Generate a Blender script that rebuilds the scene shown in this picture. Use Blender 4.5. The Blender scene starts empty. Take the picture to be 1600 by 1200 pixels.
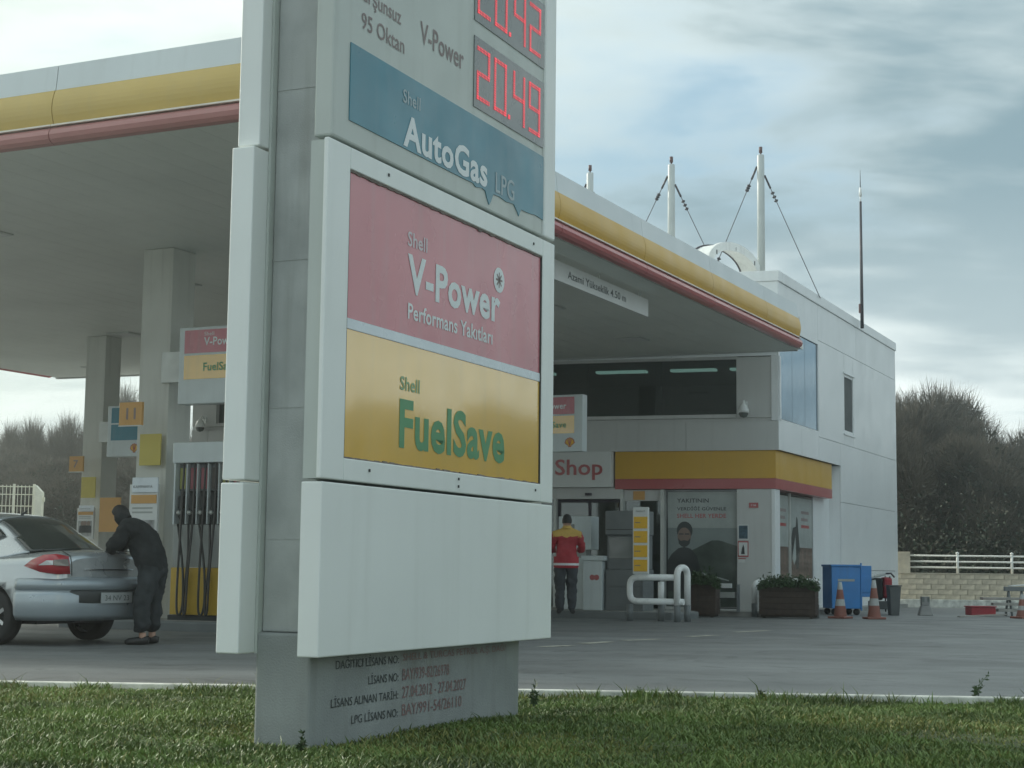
import bpy, math, random
import numpy as np
from mathutils import Vector, Matrix
random.seed(4)
RNG = np.random.default_rng(11)
SC = bpy.context.scene
COL = SC.collection
R = math.radians

# ------------------------------------------------------------------ camera
F_PX, HORIZON, ROLL, EYE = 2550.0, 891.0, 0.0115, 0.9      # in pixels of the 1600 wide photograph
PITCH = math.atan((HORIZON - 600) / F_PX)
_F = Vector((0, math.cos(PITCH), math.sin(PITCH)))
_U0 = Vector((0, -math.sin(PITCH), math.cos(PITCH)))
_R0 = Vector((1, 0, 0))
_R = _R0 * math.cos(ROLL) + _U0 * math.sin(ROLL)
_U = -_R0 * math.sin(ROLL) + _U0 * math.cos(ROLL)
cam_d = bpy.data.cameras.new('camera')
cam_d.sensor_width = 36.0
cam_d.lens = F_PX / 1600 * 36.0
cam_d.clip_start = 0.1
cam_d.clip_end = 900
cam = bpy.data.objects.new('camera', cam_d)
COL.objects.link(cam)
cam.matrix_world = Matrix(((_R.x, _U.x, -_F.x, 0), (_R.y, _U.y, -_F.y, 0), (_R.z, _U.z, -_F.z, EYE), (0, 0, 0, 1)))
SC.camera = cam

# ------------------------------------------------------------------ sky, sun, exposure
SUN_DIR = Vector((-0.74, 0.52, 0.43)).normalized()          # towards the sun: from the left, low
SUN_EL = math.asin(SUN_DIR.z)
SUN_AZ = math.atan2(SUN_DIR.x, SUN_DIR.y)
world = bpy.data.worlds.new('World')
SC.world = world
world.use_nodes = True
def build_world():
    nt = world.node_tree
    nt.nodes.clear()
    N = lambda t, **k: nt.nodes.new(t)
    L = nt.links.new
    def math_(op, a, b=None, clamp=False):
        n = nt.nodes.new('ShaderNodeMath'); n.operation = op; n.use_clamp = clamp
        for i, x in enumerate((a, b)):
            if x is None: continue
            if isinstance(x, (int, float)): n.inputs[i].default_value = x
            else: L(x, n.inputs[i])
        return n.outputs[0]
    def mix(f, a, b):
        n = nt.nodes.new('ShaderNodeMix'); n.data_type = 'RGBA'
        if isinstance(f, (int, float)): n.inputs[0].default_value = f
        else: L(f, n.inputs[0])
        for i, x in ((6, a), (7, b)):
            if isinstance(x, tuple): n.inputs[i].default_value = (*x, 1)
            else: L(x, n.inputs[i])
        return n.outputs[2]
    def ramp(x, pts):
        n = nt.nodes.new('ShaderNodeValToRGB')
        e = n.color_ramp.elements
        e[0].position, e[0].color = pts[0][0], (pts[0][1],) * 3 + (1,)
        e[1].position, e[1].color = pts[-1][0], (pts[-1][1],) * 3 + (1,)
        for p, v in pts[1:-1]:
            q = e.new(p); q.color = (v, v, v, 1)
        n.color_ramp.interpolation = 'EASE'
        L(x, n.inputs[0])
        return n.outputs[0]
    tc = N('ShaderNodeTexCoord')
    sep = N('ShaderNodeSeparateXYZ'); L(tc.outputs['Generated'], sep.inputs[0])
    z = math_('ADD', math_('ABSOLUTE', sep.outputs[2]), 0.20)
    px = math_('DIVIDE', sep.outputs[0], z); py = math_('DIVIDE', sep.outputs[1], z)
    comb = N('ShaderNodeCombineXYZ'); L(px, comb.inputs[0]); L(py, comb.inputs[1])
    def noise(scale, off, detail=6, rough=.55, dist=.3):
        mp = N('ShaderNodeMapping'); L(comb.outputs[0], mp.inputs[0])
        mp.inputs['Location'].default_value = off
        mp.inputs['Rotation'].default_value = (0, 0, R(12))
        mp.inputs['Scale'].default_value = (scale * .62, scale, 1)
        n = N('ShaderNodeTexNoise'); L(mp.outputs[0], n.inputs['Vector'])
        n.inputs['Scale'].default_value = 1.0; n.inputs['Detail'].default_value = detail
        n.inputs['Roughness'].default_value = rough; n.inputs['Distortion'].default_value = dist
        return n.outputs['Fac']
    big = noise(1.15, (6.6, 6.2, 1))
    mid = noise(3.4, (1.4, 2.2, 3), 6, .55)
    soft = noise(.95, (3.7, 8.3, 2), 4, .5, .2)
    sky = N('ShaderNodeTexSky'); sky.sky_type = 'NISHITA'; sky.sun_disc = False
    sky.sun_elevation = SUN_EL; sky.sun_rotation = SUN_AZ
    sky.air_density = 1.3; sky.dust_density = 2.0
    skm = nt.nodes.new('ShaderNodeVectorMath'); skm.operation = 'SCALE'; L(sky.outputs[0], skm.inputs[0]); skm.inputs['Scale'].default_value = .085
    # closeness to the sun
    dp = nt.nodes.new('ShaderNodeVectorMath'); dp.operation = 'DOT_PRODUCT'
    L(tc.outputs['Generated'], dp.inputs[0]); dp.inputs[1].default_value = SUN_DIR
    glow = ramp(dp.outputs['Value'], [(0.0, 0.0), (.50, .03), (.72, .40), (1.0, 1.0)])
    cover = ramp(math_('ADD', math_('MULTIPLY', big, .65), math_('MULTIPLY', mid, .35)), [(.36, 0.0), (.50, 1.0)])
    dark = ramp(math_('ADD', math_('ADD', math_('MULTIPLY', soft, .45), math_('MULTIPLY', big, .33)), math_('MULTIPLY', mid, .22)), [(.424, 0.0), (.568, 1.0)])
    cloud = mix(dark, (.84, .92, .90), (.195, .295, .345))
    low = ramp(sep.outputs[2], [(0.0, .85), (.12, .55), (.26, 0.0)])
    cloud = mix(math_('MULTIPLY', low, math_('SUBTRACT', 1.0, math_('MULTIPLY', dark, .55))), cloud, (.90, .98, .96))
    col = mix(cover, mix(.55, skm.outputs[0], (.26, .47, .62)), cloud)
    col = mix(math_('MULTIPLY', glow, .9), col, (.80, .88, .78))
    bg = N('ShaderNodeBackground'); L(col, bg.inputs[0]); bg.inputs[1].default_value = 1.0
    out = N('ShaderNodeOutputWorld'); L(bg.outputs[0], out.inputs[0])
build_world()
sun_d = bpy.data.lights.new('sun', 'SUN')
sun_d.energy = 2.5
sun_d.angle = R(10)
sun_d.color = (1.0, .96, .86)
sun = bpy.data.objects.new('sun', sun_d)
COL.objects.link(sun)
sun.rotation_euler = (-SUN_DIR).to_track_quat('-Z', 'Y').to_euler()
SC.view_settings.view_transform = 'Standard'
SC.view_settings.look = 'None'
SC.view_settings.gamma = 1
SC.view_settings.exposure = 0.42
SC.cycles.max_bounces = 6

# ------------------------------------------------------------------ helpers
def ray(x, y):
    d = _F * F_PX + _R * (x - 800) + _U * (600 - y)
    return d / d.y
def at(x, y, Y):                      # the point seen at a pixel of the photograph, Y metres ahead
    return Vector((0, 0, EYE)) + ray(x, y) * Y
def gz(x, y, z=0.0):                  # the point seen at a pixel, on the level z
    d = ray(x, y)
    return Vector((0, 0, EYE)) + d * ((z - EYE) / d.z)

def tag(o, label=None, cat=None, group=None, kind=None):
    if label: o['label'] = label
    if cat: o['category'] = cat
    if group: o['group'] = group
    if kind: o['kind'] = kind
    return o
def thing(name, label, cat, loc=(0, 0, 0), rotz=0.0, group=None):
    o = bpy.data.objects.new(name, None)
    o.empty_display_size = .2
    COL.objects.link(o)
    o.location = loc
    o.rotation_euler = (0, 0, rotz)
    return tag(o, label, cat, group)
def link(name, me, parent=None, loc=None):
    o = bpy.data.objects.new(name, me)
    COL.objects.link(o)
    if parent: o.parent = parent
    if loc is not None: o.location = loc
    return o
def copy_tree(o, parent=None):
    c = o.copy()
    COL.objects.link(c)
    c.parent = parent
    for ch in list(o.children):
        copy_tree(ch, c)
    return c

class MB:
    def __init__(s):
        s.v, s.f, s.m, s.s = [], [], [], []
    def add(s, vs, fs, mi=0, smooth=False):
        b = len(s.v)
        s.v += [tuple(p) for p in vs]
        for f in fs:
            s.f.append([b + i for i in f]); s.m.append(mi); s.s.append(smooth)
    def hexa(s, p, mi=0):              # p: 4 bottom points counter-clockwise from above, then 4 top points
        s.add(p, [(3, 2, 1, 0), (4, 5, 6, 7), (0, 1, 5, 4), (1, 2, 6, 5), (2, 3, 7, 6), (3, 0, 4, 7)], mi)
    def box(s, x0, x1, y0, y1, z0, z1, mi=0, fn=None):
        p = [(x0, y0, z0), (x1, y0, z0), (x1, y1, z0), (x0, y1, z0), (x0, y0, z1), (x1, y0, z1), (x1, y1, z1), (x0, y1, z1)]
        if fn: p = [fn(*q) for q in p]
        s.hexa(p, mi)
        return s
    def tube(s, pts, r, n=10, mi=0, cap=True, smooth=True):
        pts = [Vector(p) for p in pts]
        rs = r if isinstance(r, (list, tuple)) else [r] * len(pts)
        t0 = (pts[1] - pts[0]).normalized()
        up = Vector((0, 0, 1)) if abs(t0.z) < .9 else Vector((1, 0, 0))
        a = t0.cross(up).normalized()
        vs = []
        for i, p in enumerate(pts):
            t = ((pts[min(i + 1, len(pts) - 1)] - pts[max(i - 1, 0)])).normalized()
            a = (a - t * a.dot(t)).normalized()
            b = t.cross(a)
            for k in range(n):
                w = 2 * math.pi * k / n
                vs.append(p + (a * math.cos(w) + b * math.sin(w)) * rs[i])
        fs = []
        for i in range(len(pts) - 1):
            for k in range(n):
                fs.append((i * n + k, i * n + (k + 1) % n, (i + 1) * n + (k + 1) % n, (i + 1) * n + k))
        s.add(vs, fs, mi, smooth)
        if cap:
            b = len(s.v) - len(vs)
            s.f.append([b + k for k in reversed(range(n))]); s.m.append(mi); s.s.append(False)
            s.f.append([b + (len(pts) - 1) * n + k for k in range(n)]); s.m.append(mi); s.s.append(False)
        return s
    def lathe(s, prof, n=20, mi=0, axis='z', c=(0, 0, 0), smooth=True):   # prof: (radius, height)
        vs, fs = [], []
        for r_, h in prof:
            for k in range(n):
                w = 2 * math.pi * k / n
                p = (r_ * math.cos(w), r_ * math.sin(w), h)
                if axis == 'y': p = (p[0], -p[2], p[1])
                if axis == 'x': p = (p[2], p[0], p[1])
                vs.append((p[0] + c[0], p[1] + c[1], p[2] + c[2]))
        for i in range(len(prof) - 1):
            for k in range(n):
                fs.append((i * n + k, i * n + (k + 1) % n, (i + 1) * n + (k + 1) % n, (i + 1) * n + k))
        s.add(vs, fs, mi, smooth)
        return s
    def poly(s, pts, th=None, mi=0):   # flat polygon, or one extruded by the vector th
        n = len(pts)
        if th is None:
            s.add(pts, [tuple(range(n))], mi)
        else:
            q = [tuple(Vector(p) + Vector(th)) for p in pts]
            fs = [tuple(reversed(range(n))), tuple(range(n, 2 * n))]
            fs += [(i, (i + 1) % n, n + (i + 1) % n, n + i) for i in range(n)]
            s.add(list(pts) + q, fs, mi)
        return s
    def build(s, name, mats, parent=None, bevel=0.0, seg=2, loc=None, sub=0):
        me = bpy.data.meshes.new(name)
        me.from_pydata(s.v, [], s.f)
        for m in (mats if isinstance(mats, (list, tuple)) else [mats]): me.materials.append(m)
        me.polygons.foreach_set('material_index', s.m)
        me.polygons.foreach_set('use_smooth', s.s)
        me.update()
        o = link(name, me, parent, loc)
        if bevel:
            b = o.modifiers.new('bevel', 'BEVEL'); b.width = bevel; b.segments = seg; b.limit_method = 'ANGLE'; b.angle_limit = R(40)
        if sub:
            b = o.modifiers.new('sub', 'SUBSURF'); b.levels = sub; b.render_levels = sub
        return o
def boxo(name, m, parent, x0, x1, y0, y1, z0, z1, bevel=0.0, fn=None):
    return MB().box(x0, x1, y0, y1, z0, z1, 0, fn).build(name, m, parent, bevel)

# ------------------------------------------------------------------ materials
def pbr(name, col, rough=.5, metal=0.0, var=.12, scale=3.0, streak=0.0, dirt=(.22, .21, .18), bump=0.0, bscale=60.0, spec=.5, emit=None, coat=0.0, alpha=1.0):
    m = bpy.data.materials.new(name)
    m.use_nodes = True
    nt = m.node_tree; L = nt.links.new
    b = nt.nodes['Principled BSDF']
    b.inputs['Roughness'].default_value = rough
    b.inputs['Metallic'].default_value = metal
    b.inputs['Specular IOR Level'].default_value = spec
    b.inputs['Coat Weight'].default_value = coat
    b.inputs['Coat Roughness'].default_value = .08
    b.inputs['Alpha'].default_value = alpha
    tc = nt.nodes.new('ShaderNodeTexCoord')
    def noise(sc, det=5, mapping=None):
        n = nt.nodes.new('ShaderNodeTexNoise')
        n.inputs['Scale'].default_value = sc; n.inputs['Detail'].default_value = det
        src = tc.outputs['Object']
        if mapping:
            mp = nt.nodes.new('ShaderNodeMapping'); mp.inputs['Scale'].default_value = mapping
            L(src, mp.inputs[0]); src = mp.outputs[0]
        L(src, n.inputs['Vector'])
        return n.outputs['Fac']
    def mixc(f, a, c):
        n = nt.nodes.new('ShaderNodeMix'); n.data_type = 'RGBA'
        L(f, n.inputs[0])
        for i, x in ((6, a), (7, c)):
            if isinstance(x, tuple): n.inputs[i].default_value = (*x, 1)
            else: L(x, n.inputs[i])
        return n.outputs[2]
    def ramp(x, a, c, v0=0.0, v1=1.0):
        n = nt.nodes.new('ShaderNodeMapRange')
        n.inputs['From Min'].default_value = a; n.inputs['From Max'].default_value = c
        n.inputs['To Min'].default_value = v0; n.inputs['To Max'].default_value = v1
        L(x, n.inputs[0]); return n.outputs[0]
    lo = tuple(c * (1 - var) for c in col); hi = tuple(min(1, c * (1 + var)) for c in col)
    c = mixc(ramp(noise(scale), .3, .7), lo, hi)
    if streak:
        s1 = ramp(noise(1.0, 4, (9, 9, .55)), .52, .82, 0, streak)
        c = mixc(s1, c, dirt)
        s2 = ramp(noise(1.6, 6), .55, .85, 0, streak * .7)
        c = mixc(s2, c, dirt)
    L(c, b.inputs['Base Color'])
    L(ramp(noise(scale * 2.3, 4), .3, .7, max(0, rough - .08), min(1, rough + .08)), b.inputs['Roughness'])
    if bump:
        bp = nt.nodes.new('ShaderNodeBump'); bp.inputs['Strength'].default_value = bump; bp.inputs['Distance'].default_value = .01
        L(noise(bscale, 4), bp.inputs['Height']); L(bp.outputs[0], b.inputs['Normal'])
    if emit:
        b.inputs['Emission Color'].default_value = (*emit[0], 1); b.inputs['Emission Strength'].default_value = emit[1]
    return m
def glass_mat(name, tint, refl, rough=.03):
    m = bpy.data.materials.new(name); m.use_nodes = True
    nt = m.node_tree; nt.nodes.clear(); L = nt.links.new
    t = nt.nodes.new('ShaderNodeBsdfTransparent'); t.inputs[0].default_value = (*tint, 1)
    g = nt.nodes.new('ShaderNodeBsdfGlossy'); g.inputs['Color'].default_value = (.95, .97, .97, 1); g.inputs['Roughness'].default_value = rough
    lw = nt.nodes.new('ShaderNodeLayerWeight'); lw.inputs[0].default_value = .35
    mr = nt.nodes.new('ShaderNodeMapRange'); mr.inputs['To Min'].default_value = refl; mr.inputs['To Max'].default_value = .9
    L(lw.outputs['Fresnel'], mr.inputs[0])
    mx = nt.nodes.new('ShaderNodeMixShader'); L(mr.outputs[0], mx.inputs[0]); L(t.outputs[0], mx.inputs[1]); L(g.outputs[0], mx.inputs[2])
    o = nt.nodes.new('ShaderNodeOutputMaterial'); L(mx.outputs[0], o.inputs[0])
    return m
M = dict(
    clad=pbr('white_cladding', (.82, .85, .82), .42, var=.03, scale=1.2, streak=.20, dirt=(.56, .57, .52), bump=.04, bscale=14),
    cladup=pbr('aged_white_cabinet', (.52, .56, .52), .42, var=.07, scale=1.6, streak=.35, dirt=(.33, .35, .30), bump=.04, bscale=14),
    core=pbr('grey_column_paint', (.42, .44, .42), .75, var=.18, scale=3.2, streak=.7, dirt=(.24, .24, .21), bump=.25, bscale=120),
    plinth=pbr('grey_plinth_render', (.30, .32, .31), .85, var=.14, scale=2.5, streak=.5, dirt=(.2, .2, .17), bump=.4, bscale=90),
    vred=pbr('faded_red_plexiglass', (.56, .19, .22), .25, var=.12, scale=1.0, streak=.40, dirt=(.44, .31, .31), coat=.25),
    fyel=pbr('faded_yellow_plexiglass', (.84, .53, .13), .18, var=.08, scale=1.3, streak=.30, dirt=(.60, .44, .18), coat=.7),
    ablue=pbr('faded_blue_film', (.025, .20, .27), .35, var=.14, scale=1.7, streak=.35, dirt=(.14, .25, .29), coat=.2),
    strip=pbr('pale_dividing_strip', (.72, .78, .82), .3, var=.04),
    txtw=pbr('white_lettering', (.78, .82, .82), .5, var=.04),
    txtw2=pbr('faded_white_lettering', (.42, .50, .52), .5, var=.06),
    txtwp=pbr('pinkish_white_lettering', (.68, .62, .64), .5, var=.04),
    txtg=pbr('green_lettering', (.10, .30, .14), .4, var=.10),
    txtg2=pbr('faded_green_lettering', (.28, .44, .24), .4, var=.10),
    txtk=pbr('black_lettering', (.05, .06, .06), .6),
    txtdk=pbr('faded_brown_lettering', (.27, .22, .21), .6),
    txtrb=pbr('red_brown_lettering', (.25, .15, .145), .6),
    led=pbr('led_window', (.095, .12, .12), .25, coat=.4, var=.1),
    ledon=pbr('red_led', (.5, .03, .04), .5, emit=((1.0, .10, .13), .55)),
    rubber=pbr('dark_gasket', (.05, .055, .05), .7),
    soffit=pbr('soffit_sheet', (.72, .75, .70), .5, var=.06, scale=.5, streak=.12, dirt=(.3, .3, .28)),
    fwhite=pbr('white_fascia', (.66, .71, .72), .4, var=.04, scale=.8, streak=.2, dirt=(.45, .47, .45)),
    fyellow_f=pbr('glare_paled_yellow_fascia', (.60, .43, .13), .45, var=.06, scale=.8, streak=.25, dirt=(.45, .36, .18), coat=.10),  # paler copy of the yellow: glare washout put into the colour
    fred_f=pbr('glare_paled_red_fascia', (.42, .19, .18), .4, var=.06, scale=1.4, streak=.1, coat=.1),  # red paled likewise, imitating glare over the front edge
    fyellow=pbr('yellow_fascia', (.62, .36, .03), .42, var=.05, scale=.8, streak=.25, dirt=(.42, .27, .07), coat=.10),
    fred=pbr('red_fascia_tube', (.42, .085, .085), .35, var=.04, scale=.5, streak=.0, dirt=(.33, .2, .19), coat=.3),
    fline=pbr('cream_trim', (.75, .70, .62), .4),
    colw=pbr('white_column_paint', (.60, .61, .56), .5, var=.06, scale=1.0, streak=.25),
    bwall=pbr('white_composite_panel', (.78, .81, .81), .38, var=.04, scale=.7, streak=.22, dirt=(.48, .50, .49)),
    bgrey=pbr('grey_composite_panel', (.56, .57, .55), .45, var=.05, scale=.8, streak=.15),
    joint=pbr('dark_joint', (.10, .11, .11), .8),
    frame=pbr('aluminium_frame', (.52, .54, .51), .4, metal=.3),
    dark=pbr('dark_interior', (.16, .18, .17), .9),
    slab=pbr('interior_slab', (.25, .25, .23), .9),
    ribbon=glass_mat('tinted_ribbon_glass', (.42, .50, .48), .07),
    shopglass=glass_mat('shop_glass', (.62, .68, .66), .05),
    blueglass=pbr('blue_reflective_glass', (.13, .23, .31), .06, metal=.75, var=.05),
    tubeon=pbr('fluorescent_tube', (.8, .85, .85), .4, emit=((.75, 1.0, .95), .55)),
    posterw=pbr('poster_paper', (.36, .40, .38), .45, coat=.3),
    posterg=pbr('poster_sky', (.22, .26, .25), .45, coat=.3, scale=.8, var=.2),
    posterh=pbr('poster_hill', (.055, .075, .06), .45, coat=.3, scale=4, var=.4),
    posterk=pbr('poster_dark_clothes', (.025, .032, .032), .45, coat=.3),
    posters=pbr('poster_skin', (.23, .16, .125), .45, coat=.3),
    posterb=pbr('poster_brown', (.13, .085, .065), .45, coat=.3, scale=5, var=.5),
    asphalt=None,
    steelw=pbr('white_steel', (.82, .84, .82), .4, var=.05, streak=.25),
    mast=pbr('grey_white_mast', (.50, .54, .53), .45, var=.06, streak=.2),
    cable=pbr('steel_cable', (.10, .09, .10), .5, metal=.4),
    darkmetal=pbr('dark_metal', (.045, .04, .05), .5, metal=.3),
    rust=pbr('dark_red_lamp', (.09, .03, .03), .5),
    pumpw=pbr('pump_white', (.60, .66, .66), .35, var=.05, coat=.2, streak=.15),
    pumpg=pbr('pump_grey', (.36, .38, .36), .4, var=.06, streak=.1),
    pumpdg=pbr('pump_dark_grey', (.16, .175, .175), .45, var=.1),
    pumpk=pbr('pump_black', (.03, .035, .035), .5),
    pumpy=pbr('pump_yellow', (.62, .40, .05), .35, var=.06, streak=.1),
    tagr=pbr('tag_red', (.36, .10, .12), .4), tagg=pbr('tag_olive', (.36, .36, .12), .4), tagk=pbr('tag_black', (.08, .07, .06), .4),
    hose=pbr('rubber_hose', (.035, .035, .032), .45),
    screen=pbr('pump_screen', (.10, .12, .11), .15, coat=.5),
    orange=pbr('orange_plate', (.62, .34, .10), .4, var=.05), yellowp=pbr('yellow_plate', (.58, .48, .10), .4, var=.06),
    platewhite=pbr('white_board', (.66, .68, .66), .4, var=.04),
    picture=pbr('grey_photo_print', (.34, .35, .34), .5, var=.45, scale=9),
    tagyel=pbr('bright_yellow_tag', (.80, .47, .03), .4, var=.04),
    island=pbr('island_concrete', (.30, .30, .28), .9, var=.2, scale=3, bump=.3, bscale=60),
    kerbw=pbr('painted_kerb', (.64, .64, .58), .7, var=.35, scale=6, streak=.6, dirt=(.18, .18, .15)),
    silver=pbr('silver_car_paint', (.50, .53, .54), .24, metal=.6, var=.02, scale=1, coat=.8),
    silver2=pbr('silver_bumper_plastic', (.36, .41, .44), .35, metal=.4, var=.03, coat=.5),
    trimk=pbr('black_plastic_trim', (.035, .04, .04), .5),
    carglass=pbr('dark_car_glass', (.030, .038, .034), .08, var=.05, coat=.4, spec=.6),
    lampr=pbr('red_tail_lamp', (.38, .02, .03), .12, coat=1), lampw=pbr('clear_lamp_insert', (.66, .68, .68), .15, coat=1), lampg=pbr('smoky_lamp_insert', (.20, .19, .18), .2, coat=.7),
    chrome=pbr('chrome', (.75, .76, .76), .12, metal=1),
    tyre=pbr('tyre_rubber', (.022, .023, .023), .8, bump=.2, bscale=30), rim=pbr('alloy_rim', (.45, .47, .48), .3, metal=.8),
    plate=pbr('number_plate', (.34, .36, .36), .5),
    coatk=pbr('dark_jacket_cloth', (.015, .018, .019), .9, var=.5, scale=9, bump=.5, bscale=22), trouk=pbr('dark_trouser_cloth', (.030, .036, .039), .9, var=.25, scale=7, bump=.5, bscale=18),
    shoe=pbr('black_shoe', (.02, .02, .02), .5), skin=pbr('skin', (.42, .25, .18), .55), hair=pbr('black_hair', (.015, .014, .013), .6, bump=.6, bscale=70),
    jred=pbr('red_work_jacket', (.36, .035, .045), .8, var=.15, scale=6, bump=.5, bscale=18), jyel=pbr('yellow_jacket_yoke', (.55, .36, .09), .8, var=.1), reflect=pbr('reflective_band', (.66, .66, .66), .4),
    trounavy=pbr('grey_navy_trousers', (.05, .055, .06), .85, var=.2, bump=.4, bscale=20),
    bluebin=pbr('blue_painted_steel', (.02, .20, .52), .4, var=.1, streak=.25, dirt=(.05, .12, .22), coat=.2), bindk=pbr('dark_grey_plastic', (.09, .10, .10), .6, var=.15), redbag=pbr('red_fabric', (.32, .03, .04), .7),
    cone=pbr('cone_orange_faded', (.25, .095, .07), .6, var=.15, scale=6), conew=pbr('cone_white_band', (.40, .42, .41), .5, var=.1),
    planter=pbr('brown_timber', (.055, .038, .028), .75, var=.3, scale=8), soil=pbr('soil', (.05, .04, .03), 1), leafh=pbr('hedge_leaf', (.045, .085, .03), .6, var=.5, scale=14),
    stone=pbr('sand_stone_block', (.58, .51, .39), .9, var=.22, scale=5, bump=.6, bscale=25), mortar=pbr('pale_mortar', (.46, .41, .32), 1),
    railw=pbr('white_railing_paint', (.88, .88, .82), .4, var=.03), wood=pbr('weathered_board', (.33, .32, .29), .8, var=.2, scale=6), concrete=pbr('grey_concrete', (.28, .28, .27), .9, var=.2, bump=.3),
    bark=pbr('bark', (.10, .085, .07), .95, var=.3, scale=6, bump=.5, bscale=20),
    twig=pbr('bare_twigs', (.120, .102, .074), .9, var=.35, scale=.9), leaf1=pbr('dark_olive_leaf', (.027, .042, .021), .8, var=.5, scale=.8), leaf2=pbr('brown_green_leaf', (.066, .064, .042), .8, var=.4, scale=.8),
    grass=pbr('grass_blade', (.115, .175, .038), .55, var=.5, scale=1.1), grassb=pbr('dry_grass_blade', (.20, .205, .050), .6, var=.3, scale=2), weed=pbr('weed_leaf', (.05, .09, .03), .6, var=.3),
    turf=pbr('turf_soil', (.055, .075, .024), 1, var=.45, scale=2.2, bump=.8, bscale=40), earth=pbr('scrubby_earth', (.08, .085, .05), 1, var=.3, scale=.4),
    cream=pbr('cream_fence_paint', (.74, .73, .60), .5),
)
_b = M['fyel'].node_tree.nodes['Principled BSDF']; _b.inputs['Coat IOR'].default_value = 1.9; _b.inputs['Coat Roughness'].default_value = .04
def asphalt_mat(name, base):
    m = bpy.data.materials.new(name); m.use_nodes = True
    nt = m.node_tree; L = nt.links.new; b = nt.nodes['Principled BSDF']
    tc = nt.nodes.new('ShaderNodeTexCoord')
    def noise(sc, det, mp=None, dist=0):
        n = nt.nodes.new('ShaderNodeTexNoise'); n.inputs['Scale'].default_value = sc; n.inputs['Detail'].default_value = det; n.inputs['Distortion'].default_value = dist
        src = tc.outputs['Object']
        if mp:
            k = nt.nodes.new('ShaderNodeMapping'); k.inputs['Scale'].default_value = mp; L(src, k.inputs[0]); src = k.outputs[0]
        L(src, n.inputs['Vector']); return n.outputs['Fac']
    def mr(x, a, c, v0, v1):
        n = nt.nodes.new('ShaderNodeMapRange'); n.inputs[1].default_value = a; n.inputs[2].default_value = c; n.inputs[3].default_value = v0; n.inputs[4].default_value = v1; L(x, n.inputs[0]); return n.outputs[0]
    def mul(a, c):
        n = nt.nodes.new('ShaderNodeMath'); n.operation = 'MULTIPLY'; L(a, n.inputs[0]); L(c, n.inputs[1]); return n.outputs[0]
    v = mul(mul(mr(noise(.35, 4), .3, .7, .78, 1.18), mr(noise(1.0, 5, (.12, 1.1, 1)), .3, .7, .82, 1.15)), mul(mr(noise(55, 3), .25, .75, .72, 1.25), mr(noise(1.5, 6, None, 1.6), .56, .72, 1.0, .58)))
    c = nt.nodes.new('ShaderNodeVectorMath'); c.operation = 'SCALE'; c.inputs[0].default_value = base; L(v, c.inputs['Scale'])
    L(c.outputs[0], b.inputs['Base Color'])
    L(mr(noise(1.1, 4), .3, .7, .50, .72), b.inputs['Roughness'])
    bp = nt.nodes.new('ShaderNodeBump'); bp.inputs['Strength'].default_value = .35; bp.inputs['Distance'].default_value = .006
    L(noise(90, 3), bp.inputs['Height']); L(bp.outputs[0], b.inputs['Normal'])
    return m
M['asphalt'] = asphalt_mat('worn_asphalt', (.165, .174, .172))
M['dash'] = pbr('worn_road_paint', (.40, .39, .33), .8, var=.5, scale=9)
M['road'] = asphalt_mat('road_asphalt', (.09, .093, .093))

def text(body, name, m, parent, x0, x1, z0, z1, mp, bold=0.0, extrude=0.0):
    """lettering fitted to x0..x1 and z0..z1; mp turns (x, depth, z) into the parent's space"""
    cu = bpy.data.curves.new('lettering', 'FONT')
    cu.body = body; cu.size = 1.0; cu.offset = bold; cu.space_character = 1.0 + bold * 2.2; cu.resolution_u = 3; cu.extrude = .5 if extrude else 0
    tmp = bpy.data.objects.new('lettering', cu)
    COL.objects.link(tmp)
    me0 = tmp.to_mesh()
    v = [Vector(q.co) for q in me0.vertices]; f = [list(p.vertices) for p in me0.polygons]
    tmp.to_mesh_clear(); bpy.data.objects.remove(tmp); bpy.data.curves.remove(cu)
    ax, bx = min(q.x for q in v), max(q.x for q in v); ay, by = min(q.y for q in v), max(q.y for q in v)
    me = bpy.data.meshes.new(name)
    me.from_pydata([mp(x0 + (q.x - ax) / (bx - ax) * (x1 - x0), -q.z * extrude if extrude else 0.0, z0 + (q.y - ay) / (by - ay) * (z1 - z0)) for q in v], [], f)
    me.materials.append(m); me.update()
    return link(name, me, parent)
def flat(y):                                # lettering on a face that looks towards -y of its parent
    return lambda x, d, z: (x, y + d, z)
def panel_polys(name, m, parent, polys, y):  # printed shapes on a face that looks towards -y
    mb = MB()
    for p in polys: mb.poly([(x, y, z) for x, z in p])
    return mb.build(name, m, parent)
def scallop(mb, cx, cz, r, y, n=7, mi=0):
    pts = [(cx - .28 * r, y, cz - .85 * r), (cx + .28 * r, y, cz - .85 * r), (cx + .34 * r, y, cz - .6 * r)]
    for i in range(n * 3 + 1):
        w = R(-12) + (math.pi + R(24)) * i / (n * 3)
        k = r * (1.0 if i % 3 else .90)
        pts.append((cx + k * math.cos(w), y, cz - .05 * r + k * .95 * math.sin(w)))
    pts.append((cx - .34 * r, y, cz - .6 * r))
    mb.poly(pts, None, mi)

STR = dict(kind='structure')
# directions of the station: U runs away to the right, V to the left
_n = math.hypot(.478, 1)
U = Vector((.478 / _n, 1 / _n, 0)); V = Vector((-U.y, U.x, 0))
FACE = math.atan2(-V.y, -V.x)               # rotation of things that look towards -U (local x to the right, y away)

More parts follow.
